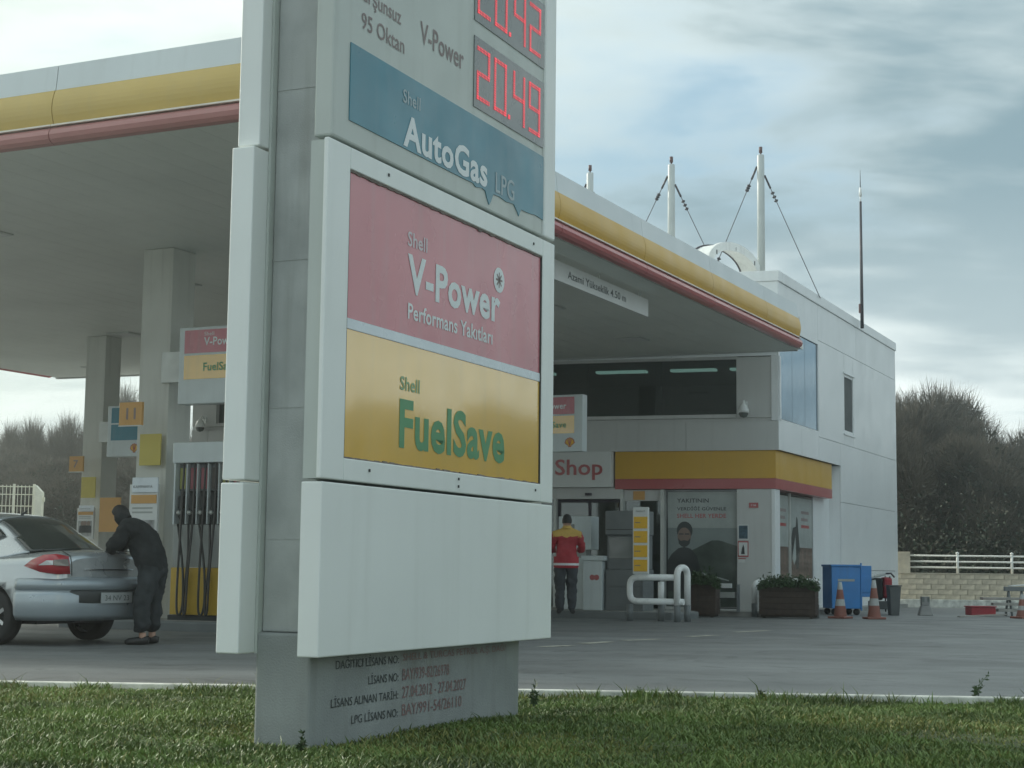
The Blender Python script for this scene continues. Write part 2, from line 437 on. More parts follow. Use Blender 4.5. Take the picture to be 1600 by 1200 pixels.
# ------------------------------------------------------------------ ground
K0, K1 = Vector((-3.91, 12.74, 0)), Vector((3.80, 12.24, 0))          # kerb between verge and forecourt
KD = (K1 - K0).normalized()
KN = Vector((-KD.y, KD.x, 0))
def kerb_y(x): return K0.y + (x - K0.x) * KD.y / KD.x
g = MB(); g.add([(-110, -30, -.3), (110, -30, -.3), (110, 128, -.3), (-110, 128, -.3)], [(0, 1, 2, 3)])
tag(g.build('ground', M['earth']), **STR)
g = MB()
g.add([(-60, kerb_y(-60), 0), (60, kerb_y(60), 0), (60, 56, 0), (-60, 56, 0)], [(0, 1, 2, 3)])
g.add([(-60, kerb_y(-60), -.3), (60, kerb_y(60), -.3), (60, kerb_y(60), 0), (-60, kerb_y(-60), 0)], [(0, 1, 2, 3)])
forecourt = tag(g.build('forecourt', M['asphalt']), **STR)
kb = MB()
p = [K0 - KD * 40, K0 + KD * 50]
for a, b in [(p[0], p[1])]:
    q = [a - KN * .10, b - KN * .10, b + KN * .0, a + KN * .0]
    kb.hexa([(*x.xy, -.2) for x in q] + [(*x.xy, .014) for x in q])
tag(kb.build('kerb', M['kerbw'], None, .01), **STR)
vg = MB(); nx, ny = 80, 16
vs = []
for j in range(ny + 1):
    for i in range(nx + 1):
        x = -20 + 40 * i / nx
        t = j / ny
        y = 7.25 + (kerb_y(x) - .1 - 7.25) * t
        vs.append((x, y, -.02 + .035 * math.sin(x * 1.7 + y) * math.sin(y * 1.3) * (1 - abs(2 * t - 1)) - .02 * t))
vg.add(vs, [(j * (nx + 1) + i, j * (nx + 1) + i + 1, (j + 1) * (nx + 1) + i + 1, (j + 1) * (nx + 1) + i) for j in range(ny) for i in range(nx)], 0, True)
tag(vg.build('verge', M['turf']), **STR)
g = MB(); g.box(-60, 60, 7.10, 7.25, -.3, .0); tag(g.build('roadside_kerb', M['kerbw'], None, .012), **STR)
g = MB(); g.add([(-60, -20, -.12), (60, -20, -.12), (60, 7.1, -.12), (-60, 7.1, -.12)], [(0, 1, 2, 3)])
tag(g.build('road', M['road']), **STR)
# worn painted dashes on the forecourt
for a, b in (((845, 1011), (892, 1009)), ((910, 1006), (952, 1003)), ((972, 1001), (1030, 999)), ((1075, 995), (1118, 993)), ((1150, 988), (1200, 985.5))):
    A, B = gz(*a), gz(*b); d = (B - A).normalized(); n = Vector((-d.y, d.x, 0)) * .09
    mb = MB(); mb.add([(*(A - n).xy, .004), (*(B - n).xy, .004), (*(B + n).xy, .004), (*(A + n).xy, .004)], [(0, 1, 2, 3)])
    mb.build('painted_dash', M['dash'], forecourt)

# ------------------------------------------------------------------ the shop building
PC = Vector((5.734, 34.895, 0))
FD = Vector((.9543, -.2988, 0))                      # to the right along the front
_n2 = math.hypot(.466, 1)
UB = Vector((.466 / _n2, 1 / _n2, 0))                # along the right-hand side, away
def W(a, b, z):                                      # a: metres left of the front corner, b: metres behind it
    q = FD * -a + UB * b
    return (q.x, q.y, z)
shop = thing('shop_building', 'two storey white panelled shop with a long dark upper window', 'building', PC)
def wb(name, m, a0, a1, b0, b1, z0, z1, bevel=0.0, parent=shop):   # box in building coordinates
    p = [W(a1, b0, z0), W(a0, b0, z0), W(a0, b1, z0), W(a1, b1, z0), W(a1, b0, z1), W(a0, b0, z1), W(a0, b1, z1), W(a1, b1, z1)]
    mb = MB(); mb.hexa(p); return mb.build(name, m, parent, bevel)
LEN, DEP = 14.05, 12.1
wb('pavement', M['island'], -.25, LEN + .3, -1.0, DEP, -.05, .10)
wb('roof', M['bgrey'], .05, LEN - .05, .05, DEP - .05, 7.02, 7.18)
wb('back_wall', M['bwall'], .02, LEN, DEP - .25, DEP, .10, 7.2)
wb('end_wall', M['bwall'], LEN - .25, LEN, .02, DEP - .25, .10, 7.2)
wb('floor_slab', M['slab'], .45, LEN - .25, .35, DEP - .25, 3.45, 3.72)
wb('ceiling', M['slab'], .3, LEN - .25, .3, DEP - .25, 5.62, 5.72)
wb('inner_partition', M['dark'], .5, LEN - .25, 5.8, 5.9, .10, 7.0)
# upper front: cladding above and beside the ribbon window
wb('backing_wall', M['joint'], .03, LEN, .03, .22, 5.60, 7.2)
for i in range(6):
    a0 = i * LEN / 6
    wb('wall_panel', M['bwall'], a0 + .006, a0 + LEN / 6 - .006, 0, .03, 5.575, 7.195)
wb('wall_panel', M['bgrey'], .16, .915, .02, .22, 4.235, 5.56, .004)
wb('corner_trim', M['bwall'], 0, .154, -.002, .22, 4.16, 5.57, .004)
wb('wall_panel', M['bgrey'], 13.42, 14.05, .0, .22, 4.235, 5.56, .004)
wb('window_sill', M['bgrey'], .92, 13.415, .0, .30, 4.235, 4.315, .006)
wb('ledge', M['bgrey'], .16, LEN, .05, .30, 4.155, 4.23)
wb('window_head', M['bgrey'], .92, 13.415, .04, .22, 5.52, 5.575)
ribbon = wb('upper_window', M['ribbon'], .92, 13.415, .12, .135, 4.315, 5.52)
for a in (2.6, 4.3, 6.0, 7.7, 9.4, 11.1):
    wb('glazing_bar', M['darkmetal'], a - .012, a + .012, .137, .17, 4.315, 5.52, 0, ribbon)
for a0, a1 in ((1.0, 1.75), (2.1, 3.15), (3.75, 4.95), (6.0, 7.2), (8.0, 9.2)):
    wb('ceiling_light', M['tubeon'], a0, a1, 2.3, 2.5, 5.56, 5.615)
# white spandrel band, in panels with open joints
wb('backing_wall', M['joint'], .03, LEN, .03, .28, 3.535, 4.14)
for a0, a1 in ((0, 2.02), (2.02, 4.65), (4.65, 7.3), (7.3, 9.9), (9.9, 12.5), (12.5, 13.62), (13.62, 14.05)):
    wb('spandrel_panel', M['bgrey'], a0 + .005, a1 - .005, 0, .03, 3.53, 4.15)
# right-hand side: composite panels hung in front of a dark wall
wb('side_backing_wall', M['joint'], .03, .25, .23, 5.54, 3.54, 4.2)
wb('side_backing_wall', M['joint'], .03, .25, 3.45, DEP - .26, 4.2, 7.2)
wb('side_backing_wall', M['joint'], .03, .25, .23, 3.45, 6.26, 7.2)
wb('side_backing_wall', M['joint'], .03, .25, 5.56, DEP - .26, .1, 4.2)
def sp(b0, b1, z0, z1, m='bwall'): wb('side_panel', M[m], 0, .03, b0 + .006, b1 - .006, z0 + .006, z1 - .006)
sp(.0, 1.9, 3.53, 4.215); sp(1.9, 3.42, 3.53, 4.215); sp(3.42, 5.54, 3.53, 4.08)
sp(3.42, 5.98, 4.08, 6.36); sp(6.93, 12.1, 4.08, 6.36); sp(5.98, 6.93, 5.84, 6.36); sp(5.98, 6.93, 4.08, 4.40)
sp(0, 3.42, 6.245, 7.2); sp(3.42, 7.3, 6.36, 7.2); sp(7.3, 12.1, 6.36, 7.2)
sp(5.54, 12.1, 2.645, 4.08); sp(5.54, 12.1, 1.0, 2.645); sp(5.54, 12.1, .10, 1.0)
wb('corner_trim', M['bwall'], 0, .03, 0.0, .13, 4.22, 6.24)
wb('parapet_cap', M['bwall'], -.03, LEN + .02, -.03, .30, 7.20, 7.43, .01)
wb('parapet_cap', M['bwall'], -.032, .30, .302, DEP + .03, 7.20, 7.43, .01)
# blue corner glazing, three tall panes
sw = wb('side_window', M['darkmetal'], .10, .16, .13, 3.42, 4.22, 6.24)
for b0, b1 in ((.135, 1.21), (1.23, 2.30), (2.32, 3.415)):
    wb('pane', M['blueglass'], .03, .05, b0, b1, 4.225, 6.235, 0, sw)
sl = wb('slit_window', M['carglass'], .20, .22, 5.98, 6.93, 4.40, 5.84)
mb = MB()
for z0, z1 in ((5.79, 5.84), (4.40, 4.45)):
    mb.hexa([W(.19, 5.99, z0), W(.01, 5.99, z0), W(.01, 6.92, z0), W(.19, 6.92, z0), W(.19, 5.99, z1), W(.01, 5.99, z1), W(.01, 6.92, z1), W(.19, 6.92, z1)])
mb.build('window_frame', M['bwall'], sl)
wb('slit_hood', M['bwall'], -.03, .0, 5.85, 7.05, 5.86, 5.90); wb('slit_hood', M['bwall'], -.03, .0, 5.85, 7.05, 4.33, 4.37)
# yellow and red sign band round the corner
wb('yellow_band', M['fyellow'], .08, 3.62, .04, .34, 2.925, 3.528, .004)
wb('red_band', M['fred'], .075, 3.62, .035, .34, 2.70, 2.922, .004)
for b0, b1 in ((.345, 2.55), (2.555, 3.9), (3.905, 4.95)):
    wb('yellow_band', M['fyellow'], .08, .40, b0, b1, 2.925, 3.528, .004)
wb('red_band', M['fred'], .075, .40, .345, 4.955, 2.70, 2.922, .004)
wb('yellow_band', M['fyellow'], 6.1, 14.0, .04, .34, 2.925, 3.528, .004)
wb('red_band', M['fred'], 6.1, 14.0, .035, .34, 2.70, 2.922, .004)
fm = lambda a_left, b: (lambda x, d, z: W(a_left - x, b + d, z))   # lettering on the front, x from a_left to the right
sb = wb('sign_box', M['platewhite'], 3.66, 6.05, -.10, .34, 2.74, 3.525, .008)
text('Shop', 'lettering', M['fred'], sb, .95, 2.03, 2.90, 3.36, fm(5.88, -.103), .012, .02)
# ground floor front
wb('door_lintel', M['bgrey'], 3.45, 6.05, .05, .36, 2.49, 2.735)
wb('sensor', M['darkmetal'], 4.15, 4.28, -.02, .048, 2.56, 2.62)
for a0, a1 in ((3.44, 3.50), (4.96, 5.02), (2.52, 2.60)):
    wb('door_post', M['frame'], a0, a1, .04, .30, .10, 2.69)
dr = wb('sliding_door', M['shopglass'], 3.50, 4.96, .16, .175, .12, 2.48)
mb = MB()
for a0, a1, z0, z1 in ((3.505, 3.56, .12, 2.48), (4.20, 4.26, .12, 2.48), (4.90, 4.955, .12, 2.48), (3.56, 4.2, .12, .2), (4.26, 4.90, .12, .2), (3.56, 4.2, 2.41, 2.48), (4.26, 4.9, 2.41, 2.48)):
    mb.hexa([W(a1, .13, z0), W(a0, .13, z0), W(a0, .158, z0), W(a1, .158, z0), W(a1, .13, z1), W(a0, .13, z1), W(a0, .158, z1), W(a1, .158, z1)])
mb.build('door_frame', M['darkmetal'], dr)
wb('glazed_panel', M['shopglass'], 2.60, 3.44, .20, .215, .12, 2.45)
wb('transom', M['bgrey'], 2.60, 3.44, .14, .24, 2.45, 2.69)
wb('orange_notice', M['orange'], 2.98, 3.24, .128, .138, 2.47, 2.66)
wb('shop_window', M['carglass'], .93, 2.52, .20, .215, .12, 2.69)
wb('glazing', M['shopglass'], 5.02, 13.8, .20, .215, .12, 2.69)
for a in (6.8, 8.6, 10.4, 12.2): wb('door_post', M['frame'], a, a + .06, .17, .24, .12, 2.69)
wb('pier', M['bgrey'], .18, .925, .05, .40, .10, 2.695, .004)
wb('corner_post', M['bwall'], .10, .178, .04, .42, .10, 2.695, .006)
# ground floor, right-hand side (set back under the band)
wb('side_glazing', M['carglass'], .30, .32, .425, 3.95, .12, 2.69)
wb('mullion', M['frame'], .26, .30, 1.84, 1.92, .12, 2.69)
wb('side_pier', M['bwall'], .28, .45, 3.96, 5.53, .10, 3.525, .004)
wb('soffit', M['bgrey'], .32, .9, 4.97, 5.49, 3.46, 3.525)
wb('return_panel', M['bwall'], .034, .45, 5.534, 5.552, .10, 3.525)
wb('plinth_strip', M['bgrey'], .14, 2.5, .06, .30, .10, .16)

def mounted(name, label, cat, a, b, z, side=False, group=None):
    """an Empty on the front (or the right-hand side) of the shop whose local x runs to the right and -y looks out"""
    p = Vector(W(a, b, z)) + PC
    ang = math.atan2(UB.y, UB.x) if side else math.atan2(FD.y, FD.x)
    return thing(name, label, cat, p, ang, group)

# ------------------------------------------------------------------ the canopy
C0 = Vector((-2.281, 16.49, 0))
canopy = thing('canopy', 'big filling station canopy with white, yellow and red edge and a grey underside', 'canopy', C0, math.atan2(U.y, U.x))
# local x along U (away), local y along V (left)
WID = 18.95
def back(y): return 19.72 - .08 * y                     # back edge, slightly skewed
mb = MB()
mb.hexa([(.05, .05, 5.62), (back(0) - .05, .05, 5.62), (back(WID) - .05, WID - .05, 5.62), (.05, WID - .05, 5.62), (.05, .05, 5.74), (back(0) - .05, .05, 5.74), (back(WID) - .05, WID - .05, 5.74), (.05, WID - .05, 5.74)])
mb.build('underside', M['soffit'], canopy)
mb = MB()
for k in range(46):                                     # narrow sheets of the underside, standing a little proud of each other
    y0 = .14 + k * .408
    y1 = y0 + .404
    mb.hexa([(.13, y0, 5.605), (back(y0) - .1, y0, 5.605), (back(y1) - .1, y1, 5.605), (.13, y1, 5.605), (.13, y0, 5.619), (back(y0) - .1, y0, 5.619), (back(y1) - .1, y1, 5.619), (.13, y1, 5.619)])
tag(mb.build('underside_sheets', M['soffit'], canopy), kind='stuff')
mb = MB(); mb.hexa([(.1, .1, 6.2), (back(0) - .1, .1, 6.2), (back(WID) - .1, WID - .1, 6.2), (.1, WID - .1, 6.2), (.1, .1, 6.3), (back(0) - .1, .1, 6.3), (back(WID) - .1, WID - .1, 6.3), (.1, WID - .1, 6.3)])
mb.build('deck', M['bgrey'], canopy)
def fascia(t0, t1, edge, sfx=''):                               # one length of the edge; edge turns (along, out, z) into canopy space
    def pr(name, m, prof, smooth=False):                # prof: (out, z)
        mb = MB(); n = len(prof)
        vs = [edge(t0 + .006, o, z) for o, z in prof] + [edge(t1 - .006, o, z) for o, z in prof]
        mb.add(vs, [(i, (i + 1) % n, n + (i + 1) % n, n + i) for i in range(n)] + [tuple(range(n - 1, -1, -1)), tuple(range(n, 2 * n))], 0, smooth)
        o = mb.build(name, m, canopy)
        if smooth:
            for pl in o.data.polygons[-2:]: pl.use_smooth = False
        return o
    pr('white_fascia', M['fwhite'], [(-.12, 6.205), (.0, 6.205), (-.03, 6.50), (-.12, 6.50)])
    arc = [(.005 + .10 * math.sin(w), 5.80 + .40 * (1 - math.cos(w)) ) for w in [math.pi / 2 * k / 6 for k in range(7)]]
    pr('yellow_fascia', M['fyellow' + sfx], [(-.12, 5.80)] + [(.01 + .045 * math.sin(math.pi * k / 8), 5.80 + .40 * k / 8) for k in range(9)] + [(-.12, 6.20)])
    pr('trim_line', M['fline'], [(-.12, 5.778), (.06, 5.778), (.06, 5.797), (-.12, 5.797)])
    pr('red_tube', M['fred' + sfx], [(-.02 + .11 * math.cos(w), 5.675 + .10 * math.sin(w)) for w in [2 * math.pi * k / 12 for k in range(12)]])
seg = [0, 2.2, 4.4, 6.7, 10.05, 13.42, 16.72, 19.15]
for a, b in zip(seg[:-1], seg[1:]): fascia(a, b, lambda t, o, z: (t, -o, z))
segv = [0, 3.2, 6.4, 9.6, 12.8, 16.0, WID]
for a, b in zip(segv[:-1], segv[1:]): fascia(a, b, lambda t, o, z: (-o, t, z), '_f')  # front edge takes the colours paled to imitate glare
for a, b in ((0, 6), (6, 12), (12, 17.9)): fascia(a, b, lambda t, o, z: (t, WID + o, z))
mb = MB(); mb.hexa([(back(0) - .06, .18, 5.60), (back(0) + .04, .18, 5.60), (back(WID) + .04, WID, 5.58), (back(WID) - .06, WID, 5.58), (back(0) - .06, .18, 6.18), (back(0) + .04, .18, 6.18), (back(WID) + .04, WID, 6.18), (back(WID) - .06, WID, 6.18)])
mb.build('back_fascia', M['bgrey'], canopy)
def to_canopy(P):
    d = Vector(P) - C0; return (d.dot(U), d.dot(V), P[2])
for cxp, cpy, cyp, w in ((155, 740, 33.6, .50), (255, 700, 24.2, .55), (822, 900, 31.2, .42), (480, 900, 31.0, .45)):
    P = at(cxp, cpy, cyp); q = to_canopy(P)
    mb = MB(); mb.box(q[0] - w / 2, q[0] + w / 2, q[1] - w / 2, q[1] + w / 2, 0, 5.603)
    mb.build('column', M['colw'], canopy, .012)
for lx in (3.5, 8.0, 12.5, 16.8):
    for ly in (2.8, 7.5, 12.2, 16.5):
        mb = MB(); mb.box(lx - .28, lx + .28, ly - .28, ly + .28, 5.585, 5.604)
        o = mb.build('downlight', M['frame'], canopy, .006)
        mb = MB(); mb.box(lx - .23, lx + .23, ly - .23, ly + .23, 5.578, 5.584); mb.build('lens', M['platewhite'], o)

# long white notice board hanging under the canopy
q0 = C0 + U * 7.6 + V * .62; q1 = C0 + U * 12.0 + V * .62
bt = thing('hanging_board', 'long white notice board hanging under the right edge of the canopy', 'notice board', (q0.x, q0.y, 5.22), math.atan2(U.y, U.x))
boxo('board', M['platewhite'], bt, 0, 4.35, 0, .04, 0, .30, .004)
for x in (.4, 2.2, 4.0): boxo('hanger', M['frame'], bt, x - .012, x + .012, .008, .032, .302, .385)
text('Azami Yükseklik 4.50 m', 'lettering', M['txtk'], bt, .9, 3.3, .09, .21, flat(-.004), .004)

# ------------------------------------------------------------------ the price totem
_ns = math.hypot(.45, 1)
SU = Vector((.45 / _ns, 1 / _ns, 0)); SV = Vector((-SU.y, SU.x, 0))
S0 = gz(480, 1162) - SV * .13
tot = thing('price_totem', 'tall white price totem with blue, red and yellow panels on the grass', 'sign', (S0.x, S0.y, 0), math.atan2(SU.y, SU.x))
plinth = boxo('plinth', M['plinth'], tot, .0, 2.68, .125, .46, -.15, .56, .015)
boxo('core_column', M['core'], tot, .04, 2.80, .135, .45, .562, 6.4, .01)
for z in (1.05, 1.75, 2.55, 3.5): boxo('column_joint', M['core'], tot, .0365, .0395, .14, .445, z, z + .006)
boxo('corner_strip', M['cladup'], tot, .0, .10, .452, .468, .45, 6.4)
for z0, z1, x0 in ((.452, 1.342, -.15), (1.358, 3.155, -.14), (3.172, 6.4, -.09)):
    boxo('back_panel', M['clad'], tot, x0, 2.93, .47, .61, z0, z1, .007)
boxo('lower_panel', M['clad'], tot, -.135, 2.925, .0, .125, .446, 1.344, .007)
# middle cabinet: a frame round two recessed panels
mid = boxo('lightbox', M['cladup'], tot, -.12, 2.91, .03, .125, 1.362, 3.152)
for n_, a in (('frame_bar', (-.15, .085, 1.360, 3.155)), ('frame_bar', (2.725, 2.93, 1.360, 3.155)), ('frame_bar', (.0865, 2.7235, 1.360, 1.478)), ('frame_bar', (.0865, 2.7235, 3.036, 3.155))):
    boxo(n_, M['clad'], mid, a[0], a[1], .0, .029, a[2], a[3], .006)
vp = boxo('red_panel', M['vred'], tot, .09, 2.72, .016, .0285, 2.232, 3.033)
fs = boxo('yellow_panel', M['fyel'], tot, .09, 2.72, .016, .0285, 1.481, 2.172)
boxo('divider', M['strip'], tot, .09, 2.72, .012, .0285, 2.174, 2.230)
for x0, x1, z0, z1 in ((.086, .095, 1.48, 3.034), (2.715, 2.724, 1.48, 3.034)): boxo('gasket', M['rubber'], tot, x0, x1, .006, .016, z0, z1)
gk = MB()
for i in range(60):                                   # perished seal and grime along the lower and upper edge of the panels
    x = .09 + i * 2.63 / 60
    gk.box(x, x + 2.63 / 60 + .002, .006 + random.uniform(0, .004), .016, 1.476, 1.484 + abs(random.gauss(0, .0035)))
    gk.box(x, x + 2.63 / 60 + .002, .008, .016, 3.026 - abs(random.gauss(0, .003)), 3.036)
tag(gk.build('grime_seal', pbr('perished_seal', (.22, .19, .17), .9, var=.3, scale=20), tot), kind='stuff')
for x, z in ((.35, 1.42), (1.45, 1.39), (1.452, 1.435), (2.62, 1.425), (2.55, 3.085), (.5, 3.09)): boxo('bolt', M['rubber'], tot, x, x + .014, -.006, -.001, z, z + .016)
ty = flat(.0135)
text('Shell', 'lettering', M['txtwp'], vp, .78, 1.025, 2.748, 2.835, ty, .016)
text('V-Power', 'lettering', M['txtw'], vp, .785, 2.06, 2.475, 2.705, ty, .030)
text('Performans Yakıtları', 'lettering', M['txtw'], vp, .797, 1.95, 2.325, 2.42, ty, .018)
bd = MB(); bd.poly([(2.04 + .082 * math.cos(2 * math.pi * k / 24), .0135, 2.757 + .082 * math.sin(2 * math.pi * k / 24)) for k in range(24)]); bd.build('badge', M['txtw'], vp)
bd = MB()
for k in range(8):
    w = 2 * math.pi * k / 8; c, s_ = math.cos(w), math.sin(w)
    bd.poly([(2.04 - .008 * s_, .0125, 2.757 + .008 * c), (2.04 + .008 * s_, .0125, 2.757 - .008 * c), (2.04 + .05 * c + .006 * s_, .0125, 2.757 + .05 * s_ - .006 * c), (2.04 + .05 * c - .006 * s_, .0125, 2.757 + .05 * s_ + .006 * c)])
bd.build('badge_emblem', M['txtdk'], vp)
text('Shell', 'lettering', M['txtg2'], fs, .72, .96, 1.908, 1.988, ty, .016)
text('FuelSave', 'lettering', M['txtg'], fs, .72, 2.155, 1.577, 1.862, ty, .030)
# upper cabinet
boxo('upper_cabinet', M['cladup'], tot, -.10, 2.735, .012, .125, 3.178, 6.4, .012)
boxo('upper_side_bar', M['clad'], tot, 2.738, 2.93, -.002, .125, 3.178, 6.4, .012)
jag = [(1.45, 3.300), (1.62, 3.302), (1.66, 3.285), (1.75, 3.30), (1.80, 3.292), (1.83, 3.246), (1.86, 3.215), (1.885, 3.24), (1.92, 3.296), (2.02, 3.30), (2.12, 3.29), (2.24, 3.300), (2.30, 3.26), (2.325, 3.235), (2.36, 3.288), (2.50, 3.29), (2.60, 3.30), (2.732, 3.292)]
mb = MB(); mb.poly([(.07, .006, 3.735), (.07, .006, 3.302)] + [(x, .006, z) for x, z in jag] + [(2.732, .006, 3.735)], (0, .0055, 0))
ag = mb.build('blue_panel', M['ablue'], tot)
tb = flat(.0035)
text('Shell', 'lettering', M['txtw2'], ag, .67, .885, 3.565, 3.645, tb, .012)
text('AutoGas', 'lettering', M['txtw'], ag, .683, 1.82, 3.312, 3.505, tb, .030)
text('LPG', 'lettering', M['txtw2'], ag, 1.945, 2.24, 3.316, 3.45, tb, .006)
tu = flat(.0095)
text('Kurşunsuz', 'lettering', M['txtdk'], tot, .12, .64, 3.985, 4.10, tu, .008)
text('95 Oktan', 'lettering', M['txtdk'], tot, .185, .685, 3.85, 3.945, tu, .008)
text('V-Power', 'lettering', M['txtdk'], tot, .88, 1.465, 3.98, 4.115, tu, .012)
text('Kurşunsuz', 'lettering', M['txtdk'], tot, .13, .66, 4.545, 4.655, tu)
text('95 Oktan', 'lettering', M['txtdk'], tot, .19, .77, 4.405, 4.505, tu)
SEGS = {'0': 'abcdef', '2': 'abged', '4': 'fgbc', '9': 'abcdfg'}
def seg_digit(ch, x, z, w, h, parent, y):
    mb = MB(); t = .030
    pos = {'a': (x, x + w, z + h - t, z + h), 'd': (x, x + w, z, z + t), 'g': (x, x + w, z + h / 2 - t / 2, z + h / 2 + t / 2), 'f': (x, x + t, z + h / 2, z + h), 'e': (x, x + t, z, z + h / 2), 'b': (x + w - t, x + w, z + h / 2, z + h), 'c': (x + w - t, x + w, z, z + h / 2)}
    for s_ in SEGS[ch]:
        x0, x1, z0, z1 = pos[s_]
        hor = x1 - x0 > z1 - z0
        n = 9 if hor else 11
        for r_ in range(2):
            for i in range(n):
                if hor: cx, cz = x0 + (i + .5) * (x1 - x0) / n, z0 + (r_ + .5) * t / 2
                else: cx, cz = x0 + (r_ + .5) * t / 2, z0 + (i + .5) * (z1 - z0) / n
                e = .0062
                mb.add([(cx - e, y, cz - e), (cx + e, y, cz - e), (cx + e, y, cz + e), (cx - e, y, cz + e)], [(0, 1, 2, 3)])
    return mb.build('digit', M['ledon'], parent)
for val, z0 in (('20.49', 3.795), ('20.42', 4.355), ('20.42', 4.915)):
    pn = boxo('price_display', M['led'], tot, 1.61, 2.725, .006, .0115, z0, z0 + .46)
    for ch, x in zip(val.replace('.', ''), (1.645, 1.905, 2.205, 2.465)): seg_digit(ch, x, z0 + .055, .195, .35, pn, .003)
    mb = MB(); mb.box(2.130, 2.158, .002, .005, z0 + .055, z0 + .083); mb.build('decimal_point', M['ledon'], pn)
# licence lines on the plinth
tp = flat(.1215)
for l, r_, z, xl, xr in (('DAĞITICI LİSANS NO:', 'SHELL & TURCAS PETROL A.Ş. DAĞ/', .365, .26, 2.45), ('LİSANS NO:', 'BAY/939-82/26978', .265, .62, 1.62), ('LİSANS ALINAN TARİH:', '27.04.2012 - 27.04.2027', .165, .22, 1.86), ('LPG LİSANS NO:', 'BAY/991-54/26110', .065, .44, 1.80)):
    text(l, 'lettering', M['txtk'], plinth, xl, .97, z, z + .062, tp)
    text(r_, 'lettering', M['txtrb'], plinth, 1.02, xr, z, z + .066, tp)
# ------------------------------------------------------------------ pump islands
def station(name, label, cat, P, group=None):          # a thing that looks towards -U
    return thing(name, label, cat, P, FACE, group)
def island(P, x0, x1, y0, y1, label):
    t = station('pump_island', label, 'pump island', (P.x, P.y, 0), 'raised pump islands')
    boxo('kerb', M['pumpdg'], t, x0, x1, y0, y1, -.05, .14, .03)
    boxo('kerb_top', M['island'], t, x0 + .06, x1 - .06, y0 + .06, y1 - .06, .141, .15)
PA = gz(262, 985)
island(PA, -1.9, 3.4, -.10, 1.45, 'raised concrete island under the hose dispenser beside the silver car')
pump = station('fuel_dispenser', 'tall fuel dispenser with black hoses and yellow lower panel behind the totem', 'fuel pump', PA, 'fuel dispensers')
boxo('base', M['pumpk'], pump, -.02, 1.22, .0, .55, .0, .22, .01)
boxo('yellow_panel', M['pumpy'], pump, .0, 1.2, .02, .53, .225, .885, .008)
boxo('grey_panel', M['pumpg'], pump, .0, 1.2, .05, .53, .89, 1.49, .008)
boxo('nozzle_bay', M['pumpk'], pump, .03, 1.17, .16, .53, 1.495, 1.97)
boxo('side_post', M['pumpw'], pump, .0, .028, .02, .53, 1.495, 2.36); boxo('side_post', M['pumpw'], pump, 1.172, 1.2, .02, .53, 1.495, 2.36)
boxo('tag_bay', M['pumpdg'], pump, .03, 1.17, .12, .53, 1.975, 2.36)
boxo('header', M['pumpw'], pump, -.02, 1.22, .0, .55, 2.365, 2.66, .012)
for i, k in enumerate(('tagg', 'tagr', 'tagr', 'tagk', 'tagg', 'tagr')):
    x = .05 + i * .185
    boxo('product_tag', M[k], pump, x, x + .10, .100, .118, 2.00, 2.30)
    boxo('divider', M['pumpw'], pump, x + .135, x + .155, .06, .118, 1.50, 2.36)
    mb = MB(); mb.box(x + .01, x + .09, .06, .16, 1.72, 1.90); mb.tube([(x + .05, .09, 1.74), (x + .05, .05, 1.62), (x + .06, .10, 1.52)], [.03, .028, .02], 8)
    nz = mb.build('nozzle', M['pumpk'], pump, .006)
    mb = MB(); mb.lathe([(.0, -.02), (.03, -.018), (.03, .02), (.0, .022)], 12, 0, 'y', (x + .05, .03, 1.66)); mb.build('swivel', M['frame'], nz)
    hx = x + .165
    mb = MB()
    if i % 2 == 0: pts = [(hx, -.03, 2.36), (hx - .005, -.05, 1.7), (hx - .02, -.07, .9), (hx - .01, -.09, .35), (hx + .03, -.08, .22), (hx + .07, -.06, .40), (hx + .04, -.05, .9), (x + .06, .0, 1.5)]
    else: pts = [(hx, -.03, 2.36), (hx + .005, -.05, 1.6), (hx - .03, -.08, .8), (hx - .04, -.09, .30), (hx - .08, -.08, .24), (hx - .10, -.06, .5), (hx - .06, -.05, 1.0), (x + .06, .0, 1.5)]
    # smooth the loop
    P_ = [Vector(p) for p in pts]; sm = []
    for a in range(len(P_) - 1):
        p0, p1, p2, p3 = P_[max(a - 1, 0)], P_[a], P_[a + 1], P_[min(a + 2, len(P_) - 1)]
        for q in range(5):
            t = q / 5
            sm.append(.5 * ((2 * p1) + (p2 - p0) * t + (2 * p0 - 5 * p1 + 4 * p2 - p3) * t * t + (3 * p1 - p0 - 3 * p2 + p3) * t ** 3))
    sm.append(P_[-1])
    mb.tube(sm, .017, 7); mb.build('hose', M['hose'], pump)

